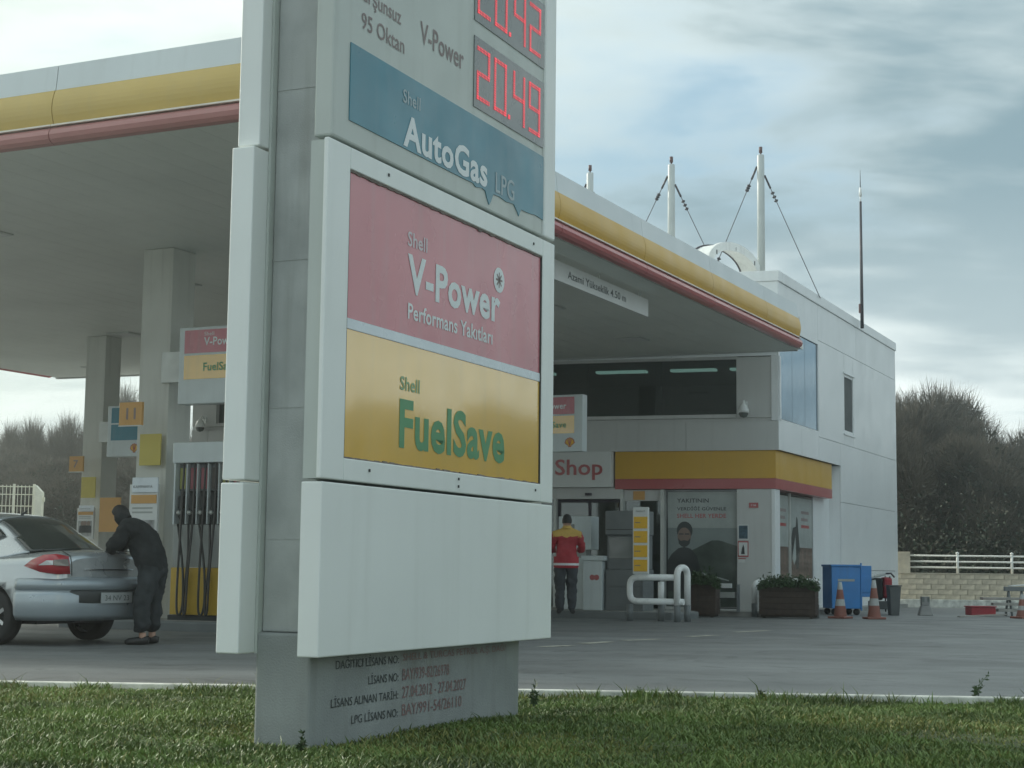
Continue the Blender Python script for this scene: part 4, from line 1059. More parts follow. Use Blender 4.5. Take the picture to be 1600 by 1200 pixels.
# tail: bumper, lamps, plate, trims
def shell_patch(pts, off):       # push points out of the tail a little
    return pts
bmp = MB()
NB = 24
bp = []
half = catmull([(-2.325, 0, 0), (-2.322, .25, 0), (-2.312, .46, 0), (-2.285, .63, 0), (-2.225, .755, 0), (-2.12, .838, 0), (-1.98, .880, 0), (-1.85, .893, 0), (-1.70, .896, 0)], np.linspace(0, 8, 25))
bp = [(p[0], -p[1]) for p in half[::-1]] + [(p[0], p[1]) for p in half[1:]]
NB = len(bp) - 1
sec = [(.06, .30), (.01, .36), (.0, .47), (.0, .56), (.012, .60), (.03, .60), (.03, .645), (.004, .65), (.02, .715), (.10, .745)]
vs = [(x + dx * max(0, 1 - (abs(y) / .9) ** 4), y * (1 - .09 * dx / .1), z) for (x, y) in bp for dx, z in sec]; ns = len(sec)
bmp.add(vs, [(i * ns + k, i * ns + k + 1, (i + 1) * ns + k + 1, (i + 1) * ns + k) for i in range(NB) for k in range(ns - 1)], 0, True)
bo_ = bmp.build('bumper', M['silver2'], car); m_ = bo_.modifiers.new('t', 'SOLIDIFY'); m_.thickness = .06; m_.offset = 0
tr = MB()
vs = [(x - .012 + dx, y * .93, z) for (x, y) in bp[11:-11] for dx, z in ((.0, .475), (-.012, .49), (-.012, .60), (.0, .615))]
tr.add(vs, [(i * 4 + k, i * 4 + k + 1, (i + 1) * 4 + k + 1, (i + 1) * 4 + k) for i in range(NB - 22) for k in range(3)], 0, True)
t_ = tr.build('bumper_trim', M['trimk'], car); m_ = t_.modifiers.new('t', 'SOLIDIFY'); m_.thickness = .03; m_.offset = 0
boxo('boot_lid_trim', M['chrome'], car, -2.262, -2.246, -.40, .40, .845, .860, .004)
for sy in (1, -1):
    mb = MB(); mb.tube([(-2.262, .615 * sy, .785), (-2.258, .618 * sy, .90), (-2.235, .62 * sy, 1.0), (-2.12, .635 * sy, 1.062), (-1.85, .66 * sy, 1.072)], .006, 6); mb.build('panel_gap', M['rubber'], car)
def lamp(sy):
    # wraps the rear corner: points given as (x along the car, y, z)
    outer = [(-1.84, .885, .885), (-1.95, .882, .965), (-2.09, .852, 1.010), (-2.19, .790, 1.020), (-2.262, .690, 1.000), (-2.268, .665, .80), (-2.20, .802, .795), (-2.06, .874, .815)]
    mb = MB(); c = tuple(np.mean(outer, 0) + np.array([-.045, .03, 0]))
    ring = outer
    vs = [(x, y * sy, z) for x, y, z in ring] + [(c[0], c[1] * sy, c[2])]
    fs = [(k, (k + 1) % 8, 8) for k in range(8)]
    if sy < 0: fs = [tuple(reversed(f)) for f in fs]
    mb.add(vs, fs, 0, True)
    o = mb.build('tail_lamp', M['lampr'], car, 0, 2)
    m_ = o.modifiers.new('t', 'SOLIDIFY'); m_.thickness = .05; m_.offset = -1
    for nm, mt, pts in (('clear_insert', 'lampw', [(-2.02, .893, .895), (-2.12, .874, .950), (-2.185, .838, .950), (-2.185, .838, .90)]), ('smoky_insert', 'lampg', [(-2.19, .835, .898), (-2.19, .835, .958), (-2.295, .722, .965), (-2.30, .705, .89)])):
        mb = MB(); mb.poly([(x - .030, (y + .028) * sy, z) for x, y, z in (pts if sy > 0 else pts[::-1])], (.02, -.015 * sy, 0)); mb.build(nm, M[mt], o)
lamp(1); lamp(-1)
pl = boxo('number_plate', M['plate'], car, -2.385, -2.372, -.26, .26, .475, .595, .004)
text('34 NV 23', 'lettering', M['txtk'], pl, -.20, .20, .505, .565, lambda x, d, z: (-2.388, -x, z))
mb = MB(); mb.tube([(-2.28, .45, .29), (-2.0, .45, .30)], .03, 10); mb.build('exhaust', M['darkmetal'], car)
boxo('floor_pan', M['trimk'], car, -1.7, 2.0, -.55, .55, .23, .33)
def wheel(x, sy):
    mb = MB(); y = sy * .76
    mb.lathe([(.215, -.10), (.285, -.105), (.312, -.085), (.318, 0), (.312, .085), (.285, .105), (.215, .10)], 32, 0, 'y', (x, y, .318))
    wh = mb.build('wheel', M['tyre'], car)
    mb = MB(); o_ = -sy
    mb.lathe([(.0, o_ * .05), (.05, o_ * .06), (.06, o_ * .04), (.06, o_ * .02)], 16, 0, 'y', (x, y, .318))
    mb.lathe([(.20, o_ * .03), (.215, o_ * .09), (.222, o_ * .10), (.222, -o_ * .08)], 32, 0, 'y', (x, y, .318))
    for k in range(7):
        w = 2 * math.pi * k / 7
        c, s_ = math.cos(w), math.sin(w)
        p = lambda r_, t, d: (x + r_ * c - t * s_, y - o_ * d, .318 + r_ * s_ + t * c)
        mb.add([p(.04, -.026, .055), p(.04, .026, .055), p(.21, .020, .075), p(.21, -.020, .075)], [(0, 1, 2, 3)])
    mb.build('rim', M['rim'], wh)
    mb = MB(); mb.lathe([(.0, 0), (.214, 0)], 24, 0, 'y', (x, y, .318)); mb.build('brake_disc', M['trimk'], wh)
for wx in (-1.30, 1.39):
    for sy in (1, -1): wheel(wx, sy)

# ------------------------------------------------------------------ people
def skin_mesh(pts, edges, root, sub=2):
    """pts: name -> (x, y, z, rx, ry); returns the evaluated mesh"""
    names = list(pts); me = bpy.data.meshes.new('figure')
    me.from_pydata([pts[n][:3] for n in names], [(names.index(a), names.index(b)) for a, b in edges], [])
    o = bpy.data.objects.new('figure', me); COL.objects.link(o)
    o.modifiers.new('skin', 'SKIN'); s_ = o.modifiers.new('sub', 'SUBSURF'); s_.levels = sub; s_.render_levels = sub
    for i, n in enumerate(names):
        sv = me.skin_vertices[0].data[i]; sv.radius = (pts[n][3], pts[n][4]); sv.use_root = n == root
    bpy.context.view_layer.update()
    dg = bpy.context.evaluated_depsgraph_get()
    out = bpy.data.meshes.new_from_object(o.evaluated_get(dg))
    bpy.data.objects.remove(o)
    for p in out.polygons: p.use_smooth = True
    return out
def person_body(name, me, mats, pick, parent):
    me.name = name; me.materials.clear()
    for m in mats: me.materials.append(m)
    for p in me.polygons: p.material_index = pick(p.center)
    o = link(name, me, parent)
    tx = bpy.data.textures.get('cloth_folds') or bpy.data.textures.new('cloth_folds', 'CLOUDS'); tx.noise_scale = .11; tx.noise_depth = 2
    sb_ = o.modifiers.new('sub', 'SUBSURF'); sb_.levels = 1; sb_.render_levels = 1
    dm = o.modifiers.new('folds', 'DISPLACE'); dm.texture = tx; dm.strength = .07; dm.mid_level = .5; dm.texture_coords = 'LOCAL'
    vg_ = o.vertex_groups.new(name='cloth'); vg_.add([v.index for v in me.vertices if v.co.z < 1.36], 1.0, 'REPLACE'); dm.vertex_group = 'cloth'
    return o
def chain(names): return list(zip(names[:-1], names[1:]))
def hand(parent, wrist, d, up, m):                       # palm, four fingers and a thumb, loosely curled
    wrist, d, up = Vector(wrist), Vector(d).normalized(), Vector(up).normalized()
    side = d.cross(up).normalized()
    pts = {'w': (*wrist, .026, .020), 'p': (*(wrist + d * .05), .036, .018), 'k': (*(wrist + d * .09), .036, .015)}
    ed = [('w', 'p'), ('p', 'k')]
    for i, l in enumerate((.070, .080, .076, .060)):
        b = wrist + d * .085 + side * (.027 - .018 * i)
        m1 = b + d * l * .5 - up * l * .12; m2 = b + d * l * .85 - up * l * .45
        pts[f'a{i}'] = (*b, .009, .009); pts[f'b{i}'] = (*m1, .0085, .0085); pts[f'c{i}'] = (*m2, .007, .007)
        ed += [('k', f'a{i}'), (f'a{i}', f'b{i}'), (f'b{i}', f'c{i}')]
    b = wrist + d * .03 + side * .034
    pts['t0'] = (*b, .010, .010); pts['t1'] = (*(b + side * .022 + d * .03), .009, .009); pts['t2'] = (*(b + side * .024 + d * .06 - up * .012), .0075, .0075)
    ed += [('p', 't0'), ('t0', 't1'), ('t1', 't2')]
    me = skin_mesh(pts, ed, 'w', 1); me.name = 'hand'; me.materials.clear(); me.materials.append(m)
    return link('hand', me, parent)
def head_parts(parent, c, fwd, hairm, back=1.0):         # hair cap and ears round a head centred at c
    c, fwd = Vector(c), Vector(fwd).normalized(); rt = fwd.cross(Vector((0, 0, 1))).normalized()
    up = rt.cross(fwd).normalized()
    mb = MB(); n1, n2 = 16, 10; vs = []
    for j in range(n2 + 1):
        th = math.pi * .62 * j / n2
        for k in range(n1):
            w = 2 * math.pi * k / n1
            f_ = math.cos(w); lim = th * (1.0 if f_ < 0.25 else 1 - .62 * (f_ - .25) / .75)
            r_ = 1 + .03 * math.sin(5 * w + j)
            vs.append(c + up * (.128 * math.cos(lim)) + (fwd * (.106 * f_) + rt * (.086 * math.sin(w))) * math.sin(lim) * r_ - fwd * .012 * back)
    mb.add(vs, [(j * n1 + k, j * n1 + (k + 1) % n1, (j + 1) * n1 + (k + 1) % n1, (j + 1) * n1 + k) for j in range(n2) for k in range(n1)], 0, True)
    mb.build('hair', hairm, parent)
# the man bent over the boot of the car
MP = gz(217, 1007)
man = thing('person', 'person in dark jacket and trousers bending over the boot of the silver car', 'person', (MP.x, MP.y, 0), 0.0)
pts = dict(pel=(.125, .02, .95, .185, .175), che=(.045, .04, 1.17, .215, .195), sho=(-.075, .06, 1.36, .205, .175), nek=(-.185, .07, 1.40, .12, .115), hd0=(-.235, .08, 1.42, .10, .095), hd1=(-.285, .085, 1.475, .115, .108), hd2=(-.30, .088, 1.53, .08, .075),
           shl=(-.16, -.14, 1.30, .125, .12), ell=(-.315, -.16, 1.12, .088, .084), wrl=(-.385, .02, 1.06, .05, .046),
           shr=(-.155, .26, 1.34, .10, .09), elr=(-.30, .36, 1.14, .07, .066), wrr=(-.38, .40, 1.065, .045, .042),
           hil=(.125, -.085, .84, .135, .14), knl=(.045, -.12, .49, .122, .128), anl=(.055, -.12, .12, .100, .105),
           hir=(.155, .12, .85, .135, .14), knr=(.105, .15, .50, .122, .128), anr=(.125, .16, .12, .100, .105))
me = skin_mesh(pts, chain(['pel', 'che', 'sho', 'nek', 'hd0', 'hd1', 'hd2']) + chain(['sho', 'shl', 'ell', 'wrl']) + chain(['sho', 'shr', 'elr', 'wrr']) + chain(['pel', 'hil', 'knl', 'anl']) + chain(['pel', 'hir', 'knr', 'anr']), 'pel')
person_body('body', me, [M['coatk'], M['trouk'], M['skin']], lambda c: 2 if c.x < -.345 and 1.38 < c.z < 1.54 else (0 if c.z > .88 else 1), man)
head_parts(man, (-.292, .085, 1.482), (-.80, .05, -.45), M['hair'])
for y, x in ((-.10, .06), (.15, .115)):
    mb = MB(); mb.tube([(x, y, .14), (x, y, .055)], [.040, .042], 10); mb.build('ankle', M['skin'], man)
    mb = MB(); mb.tube([(x + .075, y, .05), (x + .03, y, .055), (x - .05, y, .045), (x - .15, y - .02, .036), (x - .195, y - .025, .03)], [.035, .050, .048, .042, .022], 10); mb.build('shoe', M['shoe'], man)
hand(man, (-.385, .025, 1.052), (-.6, .55, -.12), (0, 0, 1), M['skin']); hand(man, (-.38, .40, 1.062), (-.8, .1, -.10), (0, 0, 1), M['skin'])
# the attendant at the terminal
AT = gz(884, 964, .10)
att = thing('person', 'attendant seen from behind in a red jacket with yellow shoulders at the terminal', 'person', (AT.x, AT.y, .15), 0.0)
pts = dict(pel=(0, 0, .93, .165, .12), wst=(.0, .0, 1.08, .185, .14), che=(.01, .01, 1.27, .205, .15), sho=(.01, .0, 1.42, .15, .11), nek=(.01, .02, 1.50, .065, .065), hd0=(.01, .035, 1.56, .078, .085), hd1=(.01, .04, 1.64, .085, .098), hd2=(.01, .035, 1.70, .06, .065),
           shl=(-.195, .0, 1.385, .088, .085), ell=(-.275, .06, 1.13, .066, .066), wrl=(-.20, .30, 1.10, .045, .045),
           shr=(.215, .0, 1.385, .088, .085), elr=(.30, .05, 1.13, .066, .066), wrr=(.22, .30, 1.12, .045, .045),
           hil=(-.10, .0, .83, .125, .125), knl=(-.105, .02, .47, .098, .10), anl=(-.105, .0, .05, .078, .082),
           hir=(.10, .0, .83, .125, .125), knr=(.100, .02, .47, .098, .10), anr=(.105, .0, .05, .078, .082))
me = skin_mesh(pts, chain(['pel', 'wst', 'che', 'sho', 'nek', 'hd0', 'hd1', 'hd2']) + chain(['sho', 'shl', 'ell', 'wrl']) + chain(['sho', 'shr', 'elr', 'wrr']) + chain(['pel', 'hil', 'knl', 'anl']) + chain(['pel', 'hir', 'knr', 'anr']), 'pel')
person_body('body', me, [M['jred'], M['trounavy'], M['jyel'], M['skin']], lambda c: 3 if c.z > 1.525 else (2 if c.z > 1.345 and abs(c.x - .01) < .255 else (1 if c.z < .84 else 0)), att)
mb = MB(); mb.lathe([(.62, .80), (.66, .83), (.665, .90), (.66, 1.0)], 24, 0, 'z'); 
for i in range(len(mb.v)): mb.v[i] = (mb.v[i][0] * .335, mb.v[i][1] * .26, mb.v[i][2])
mb.build('jacket_skirt', M['jred'], att)
mb = MB(); mb.lathe([(.672, .845), (.674, .885)], 24, 0, 'z')
for i in range(len(mb.v)): mb.v[i] = (mb.v[i][0] * .335, mb.v[i][1] * .26, mb.v[i][2])
mb.build('reflective_band', M['reflect'], att)
head_parts(att, (.01, .035, 1.62), (-.1, 1, -.1), M['hair'])
mb = MB(); mb.tube([(.01, .015, 1.475), (.01, .02, 1.535)], [.095, .075], 14); mb.build('collar', M['jyel'], att)
for x in (-.12, .12):
    mb = MB(); mb.tube([(x, -.07, .05), (x, 0, .055), (x, .10, .04), (x, .18, .03)], [.035, .048, .044, .024], 10); mb.build('shoe', M['shoe'], att)
hand(att, (-.20, .31, 1.10), (.4, 1, -.1), (0, 0, 1), M['skin']); hand(att, (.22, .31, 1.12), (-.4, 1, -.1), (0, 0, 1), M['skin'])

# ------------------------------------------------------------------ things by the right-hand side of the shop
BP = at(1300, 951, 36.4)
bn = thing('blue_container', 'blue steel wheeled container with a pale label standing by the white wall', 'container', (BP.x, BP.y, .0), R(6))
boxo('tub', M['bluebin'], bn, .0, .66, .0, .70, .14, 1.06, .012); boxo('lid', M['bluebin'], bn, -.02, .68, -.02, .72, 1.062, 1.11, .012)
boxo('label', M['pumpg'], bn, .14, .52, -.006, -.0005, .74, .79)
boxo('side_box', M['bluebin'], bn, .664, .93, .05, .65, .40, 1.09, .012); boxo('side_flap', M['bluebin'], bn, .70, .90, .032, .048, .50, .86, .006); boxo('corner_post', M['bluebin'], bn, .662, .688, -.01, .04, .1, 1.15)
for x in (.08, .58): 
    for y in (.08, .62):
        mb = MB(); mb.lathe([(0, -.03), (.07, -.03), (.07, .03), (0, .03)], 14, 0, 'y', (x, y, .07)); mb.build('castor', M['tyre'], bn)
def cone(px_, py_, Y, h, label, broken=False):
    P = at(px_, py_, Y)
    t = thing('traffic_cone', label, 'traffic cone', (P.x, P.y, 0), random.random(), 'traffic cones beside the blue container')
    boxo('base', M['cone'], t, -.19, .19, -.19, .19, 0, .045, .012)
    r_ = lambda z: .135 - (.135 - .035) * (z - .046) / (h - .046)
    for nm, m, a, b in (('cone_body', 'cone', .046, h * .34), ('white_band', 'conew', h * .34, h * .52), ('cone_body', 'cone', h * .52, h * .78), ('white_band', 'conew', h * .78, h * .985)):
        mb = MB(); mb.lathe([(r_(a), a), (r_(b), b)] + ([(0, b)] if b > h * .9 else []), 20); mb.build(nm, M[m], t)
cone(1313, 966, 33.6, .75, 'faded orange and white traffic cone in front of the blue container')
cone(1366, 966.5, 33.4, .80, 'faded orange and white traffic cone right of the blue container')
tr = thing('trolley', 'dark cleaning trolley with a red bag behind the right traffic cone', 'trolley', (*at(1364, 955, 37.2).xy, 0), R(4))
for x in (.05, .40):
    for y in (.0, .35):
        mb = MB(); mb.tube([(x, y, .06), (x, y, .86)], .018, 8); mb.build('post', M['darkmetal'], tr)
boxo('lower_tray', M['bindk'], tr, .0, .46, -.02, .38, .12, .30, .01); boxo('dark_bag', M['coatk'], tr, .03, .25, .0, .34, .32, .82, .05); boxo('red_bag', M['redbag'], tr, .26, .46, -.03, .33, .36, .84, .06)
mb = MB(); mb.hexa([(-.02, -.03, .80), (.30, -.03, .88), (.30, .38, .88), (-.02, .38, .80), (-.02, -.03, .83), (.30, -.03, .92), (.30, .38, .92), (-.02, .38, .83)]); mb.build('grey_cloth', M['pumpg'], tr)
mb = MB(); mb.tube([(.30, -.02, .92), (.42, -.02, .93), (.50, -.02, .84)], .02, 8); mb.build('handle', M['darkmetal'], tr)
for x in (.05, .40):
    mb = MB(); mb.lathe([(0, -.02), (.055, -.02), (.055, .02), (0, .02)], 12, 0, 'y', (x, .0, .055)); mb.build('castor', M['tyre'], tr)
gb = thing('waste_bin', 'dark grey open bin at the far corner of the white wall', 'bin', (*at(1391, 962, 36.5).xy, 0), R(5))
mb = MB(); mb.hexa([(.03, .03, 0), (.22, .03, 0), (.22, .25, 0), (.03, .25, 0), (.0, .0, .64), (.26, .0, .64), (.26, .28, .64), (.0, .28, .64)]); mb.build('tub', M['bindk'], gb, .01); boxo('rim', M['bindk'], gb, -.015, .275, -.015, .295, .642, .67, .006)
# garden wall of blocks with a white railing
WY = 46.5
wl0 = at(1404, 946, WY); 
wt = thing('garden_wall', 'low sand coloured block wall below the white railing', 'wall', (wl0.x, WY, 0), R(-3))
LW, HW = 9.0, at(1440, 896, WY).z
boxo('footing', M['kerbw'], wt, -.3, LW, -.35, -.02, -.1, .22, .02)
boxo('mortar_core', M['mortar'], wt, -.3, LW, .02, .28, -.1, HW - .02)
nrow = 5; rh = (HW - .20) / nrow
meshes = []
for v_ in range(4):
    rr = random.Random(v_); mb = MB(); j = lambda: rr.uniform(-.006, .006)
    mb.hexa([(0 + j(), j(), j()), (.395 + j(), j(), j()), (.395, .2, 0), (0, .2, 0), (j(), j(), rh - .014 + j()), (.395 + j(), j(), rh - .014 + j()), (.395, .2, rh - .014), (0, .2, rh - .014)])
    me_o = mb.build('block', M['stone'], wt, .008); meshes.append(me_o.data); bpy.data.objects.remove(me_o)
for r_ in range(nrow):
    x = -.3 + (.2 if r_ % 2 else 0)
    while x < LW - .4:
        o = link('block', random.choice(meshes), wt, (x, random.uniform(-.012, .006), .20 + r_ * rh + .007)); x += .408
pr_ = at(1412, 862, WY).z
boxo('end_pier', M['stone'], wt, -.22, .34, -.05, .35, HW - .01, pr_, .015)
boxo('coping', M['mortar'], wt, .345, LW, -.02, .30, HW - .018, HW + .02, .008)
rl = thing('railing', 'white three bar railing on top of the sand coloured wall', 'railing', (wl0.x, WY, HW + .02), R(-3))
zt = at(1440, 868, WY).z - HW - .02
for k in range(3):
    z = zt - k * .165
    mb = MB(); mb.tube([(.345, .14, z), (LW, .14, z)], .024, 8); mb.build('rail', M['railw'], rl)
for x in (1.70, 3.22, 4.74, 6.26, 7.78):
    mb = MB(); mb.tube([(x, .14, -.002), (x, .14, zt + .05)], .036, 10); mb.lathe([(0, zt + .045), (.05, zt + .06), (.05, zt + .09), (0, zt + .12)], 10, 0, 'z', (x, .14, 0)); mb.build('post', M['railw'], rl)
pd = thing('floor_socket', 'small grey ground pedestal with two dark openings by the wall', 'pedestal', (*at(1446, 960, 36.8).xy, 0), R(4))
mb = MB(); mb.hexa([(-.16, -.1, 0), (.16, -.1, 0), (.16, .12, 0), (-.16, .12, 0), (-.10, -.06, .22), (.10, -.06, .22), (.10, .08, .22), (-.10, .08, .22)]); mb.build('foot', M['concrete'], pd, .02)
boxo('head', M['concrete'], pd, -.09, .09, -.05, .07, .222, .42, .006)
for x in (-.085, .035): boxo('opening', M['dark'], pd, x, x + .05, -.056, -.051, .30, .41)
# heap of building leftovers at the edge of the picture
hb = at(1500, 958, 35.5)
h1 = thing('long_board', 'long pale board lying on the ground before the rubble heap', 'board', (hb.x, hb.y, 0), R(14)); mb = MB(); mb.hexa([(0, 0, .005), (1.15, 0, .05), (1.15, .12, .05), (0, .12, .005), (0, 0, .03), (1.15, 0, .08), (1.15, .12, .08), (0, .12, .03)]); mb.build('plank', M['wood'], h1)
h2 = thing('red_crate', 'flat red crate among the boards at the right edge', 'crate', (*at(1518, 955, 36.6).xy, 0), R(5)); boxo('tray', M['redbag'], h2, 0, .56, 0, .40, .02, .20, .015); boxo('rim', M['redbag'], h2, -.02, .58, -.02, .42, .202, .225, .008)
for k, (x, y, l, z, a, lab) in enumerate(((1560, 953, 1.3, .10, 3, 'lowest pale plank stacked right of the red crate'), (1552, 946, 1.3, .24, -2, 'middle grey plank stacked right of the red crate'), (1536, 936, 1.4, .36, 2, 'topmost grey plank of the stack at the right edge'))):
    P = at(x, y, 36.9); t = thing('plank', lab, 'plank', (P.x, P.y, z), R(a), 'planks stacked at the right edge'); boxo('timber', M['wood'], t, 0, l, 0, .22, 0, .06, .004)
h3 = thing('trestle', 'grey steel trestle carrying planks at the right edge', 'trestle', (*at(1588, 958, 37.1).xy, 0), R(3))
boxo('beam', M['pumpdg'], h3, -.25, .9, .0, .10, .56, .66, .008)
for x in (-.15, .15, .7):
    mb = MB(); mb.tube([(x, -.15, 0), (x, .05, .559)], .028, 8); mb.tube([(x, .27, 0), (x, .05, .559)], .028, 8); mb.build('leg', M['pumpdg'], h3)
h4 = thing('metal_sheet', 'bright bent metal sheet lying on the trestle', 'metal sheet', (*at(1582, 918, 37.1).xy, .665), R(4)); mb = MB(); mb.hexa([(0, 0, 0), (.7, 0, .05), (.7, .3, .05), (0, .3, 0), (0, 0, .02), (.7, 0, .075), (.7, .3, .075), (0, .3, .02)]); mb.build('sheet', M['platewhite'], h4)
cone(1598, 966, 35.2, .52, 'short faded orange cone at the right edge of the picture')

# ------------------------------------------------------------------ white mesh fence far left
FL = at(0, 806, 48.0)
ft = thing('mesh_fence', 'cream white welded mesh fence behind the car roof', 'fence', (FL.x - 3, 48.0, 0), R(4))
ftop = at(20, 757, 48.0).z
xe = at(50, 780, 48.0).x - FL.x + 3
for x in np.arange(xe - 4.2, xe + .01, .62 + .0):
    pass
for x in (xe - .02, xe - .32 - .28, xe - 1.2, xe - 2.4, xe - 3.6):
    boxo('post', M['cream'], ft, x - .035, x + .035, -.03, .03, 0, ftop + (.03 if x != xe - .60 else -.12), .006)
for z in (ftop - .05, ftop - .28, ftop - .62, ftop - 1.0, ftop - 1.4, .15):
    mb = MB(); mb.tube([(xe - 5, .0, z), (xe, .0, z)], .016, 6); mb.build('rail', M['cream'], ft)
mb = MB()
for x in np.arange(xe - 5, xe, .11): mb.box(x - .009, x + .009, -.012, .0, .1, ftop)
tag(mb.build('bars', M['cream'], ft), kind='stuff')
gp = thing('gate_post', 'thick cream gate post with a sloping cap at the end of the mesh fence', 'post', (FL.x - 3 + xe + .10, 48.0, 0), R(4))
mb = MB(); mb.hexa([(0, -.15, 0), (.22, -.15, 0), (.22, .15, 0), (0, .15, 0), (0, -.15, ftop), (.22, -.15, ftop - .22), (.22, .15, ftop - .22), (0, .15, ftop)]); mb.build('shaft', M['cream'], gp, .02); boxo('hinge', M['cream'], gp, .225, .27, -.05, .05, ftop - .5, ftop - .36, .01)

# ------------------------------------------------------------------ trees
def tri_mesh(name, V_, F_, MI, mats):
    me = bpy.data.meshes.new(name)
    nv, nf = len(V_), len(F_)
    me.vertices.add(nv); me.vertices.foreach_set('co', V_.astype(np.float32).ravel())
    me.loops.add(nf * 3); me.polygons.add(nf)
    me.loops.foreach_set('vertex_index', F_.astype(np.int32).ravel())
    me.polygons.foreach_set('loop_start', np.arange(0, nf * 3, 3, dtype=np.int32))
    for m in mats: me.materials.append(m)
    me.polygons.foreach_set('material_index', MI.astype(np.int32))
    me.update(calc_edges=True); me.validate()
    return me
def unit(a): return a / np.linalg.norm(a, axis=1, keepdims=True)
def crown_mesh(seed, h, r, ntwig, nleaf, low=.12, leafmix=.5, twig_len=1.0, leaf=.12, blobs=16):
    g_ = np.random.default_rng(seed)
    bc = np.stack([g_.uniform(-.62, .62, blobs) * r, g_.uniform(-.62, .62, blobs) * r, g_.uniform(low, .84, blobs) * h], 1)
    bc[:, :2] *= (1.15 - .55 * (bc[:, 2:3] / h))
    br = g_.uniform(.26, .46, blobs) * r * 1.15
    def sample(n, shell=.35):
        k = g_.integers(0, blobs, n); d = unit(g_.normal(size=(n, 3))); rad = br[k] * (1 - shell * g_.random(n) ** 1.5)
        return bc[k] + d * rad[:, None] * np.array([1, 1, 1.15]), d
    p, d = sample(ntwig, .5)
    d = unit(d * .7 + np.array([0, 0, .75]) + g_.normal(size=d.shape) * .35)
    L_ = g_.uniform(.35, 1.0, ntwig) * twig_len
    s_ = unit(np.cross(d, g_.normal(size=d.shape)))
    w = g_.uniform(.010, .024, ntwig)[:, None]
    tip = p + d * L_[:, None] + g_.normal(size=d.shape) * .08
    V1 = np.stack([p - s_ * w, p + s_ * w, tip], 1).reshape(-1, 3)
    # side sprigs
    q = p + d * (L_ * g_.uniform(.3, .8, ntwig))[:, None]; d2 = unit(d + g_.normal(size=d.shape) * .8)
    V2 = np.stack([q - s_ * w * .7, q + s_ * w * .7, q + d2 * (L_ * .5)[:, None]], 1).reshape(-1, 3)
    pl_, dl = sample(nleaf, .30)
    a = unit(g_.normal(size=dl.shape)); b = unit(np.cross(a, g_.normal(size=dl.shape)))
    z_ = g_.uniform(.5, 1.3, nleaf)[:, None] * leaf
    V3 = np.stack([pl_ - a * z_, pl_ + b * z_ * .6, pl_ + a * z_, pl_ - a * z_, pl_ + a * z_, pl_ - b * z_ * .6], 1).reshape(-1, 3)
    Vv = np.concatenate([V1, V2, V3]); Ff = np.arange(len(Vv)).reshape(-1, 3)
    k = g_.random(nleaf) < leafmix
    MI = np.concatenate([np.zeros(2 * ntwig), np.repeat(np.where(k, 1, 2), 2)])
    return tri_mesh('crown', Vv, Ff, MI, [M['twig'], M['leaf1'], M['leaf2']])
def trunk_mesh(seed, h, r0):
    g_ = random.Random(seed); mb = MB()
    pts = [(0, 0, -.4)]; x = y = 0
    for k in range(1, 6):
        x += g_.uniform(-.12, .12); y += g_.uniform(-.12, .12); pts.append((x, y, h * .75 * k / 5))
    mb.tube(pts, [r0 * (1.25 - .2 * k) for k in range(6)], 8)
    for k in range(5):
        b = Vector(pts[1 + k % 4]) if k < 4 else Vector(pts[3]); w = g_.uniform(0, 6.28); l = g_.uniform(.12, .20) * h
        mb.tube([b, b + Vector((math.cos(w), math.sin(w), .7)) * l * .5, b + Vector((math.cos(w) * .9, math.sin(w) * .9, 1.3)) * l], [r0 * .5, r0 * .35, r0 * .10], 6)
    o = mb.build('trunk', M['bark']); me = o.data; bpy.data.objects.remove(o); return me
crowns = [crown_mesh(20 + k, 1.0 * 8, 2.3, 8500, 9000, .08, .35 + .15 * k, 1.0, .075) for k in range(3)]
crowns.append(crown_mesh(30, 8, 2.1, 9500, 1800, .15, .3, 1.2, .07))
trunks = [trunk_mesh(k, 8, .14) for k in range(3)]
USED = {}
def tree(x, y, h, k, label, group, wid=1.0, name='tree'):
    USED[label] = USED.get(label, 0) + 1
    if 'far right of the picture' not in label: label += ('', ', the one further right', ', the one furthest right', ', last to the right')[min(USED[label] - 1, 3)]
    t = thing(name, label, 'tree', (x, y, -.05), random.uniform(0, 6.28), group)
    s_ = h / 8.0
    t.scale = (s_ * wid, s_ * wid, s_)
    link('crown', crowns[k], t); link('trunk', trunks[k % 3], t)
    return t
rt = random.Random(7)
# right-hand scrub wood behind the garden wall: skyline read off the photograph
def skyline(px_):                                      # rows of the photograph where the wood meets the sky
    return np.interp(px_, [1300, 1403, 1430, 1465, 1520, 1550, 1575, 1600, 1700], [612, 604, 600, 610, 614, 628, 652, 670, 690])
KINDS = ['bushy olive tree', 'brown twiggy tree', 'dense dark tree', 'nearly leafless tree']
ROWS = ['front row', 'second row', 'back row']
def where_r(x): return 'behind the far corner of the shop' if x < 1405 else 'close beside the white shop wall' if x < 1450 else 'above the left bay of the railing' if x < 1500 else 'above the middle of the railing' if x < 1555 else 'above the right end of the railing' if x < 1605 else 'past the right edge of the photo'
def where_l(x): return 'past the left edge of the photo' if x < 0 else 'above the mesh fence' if x < 55 else 'above the cream gate post' if x < 90 else 'left of the number 7 plate' if x < 128 else 'behind the far left column' if x < 190 else 'between the two left columns' if x < 225 else 'behind the tall hose dispenser'
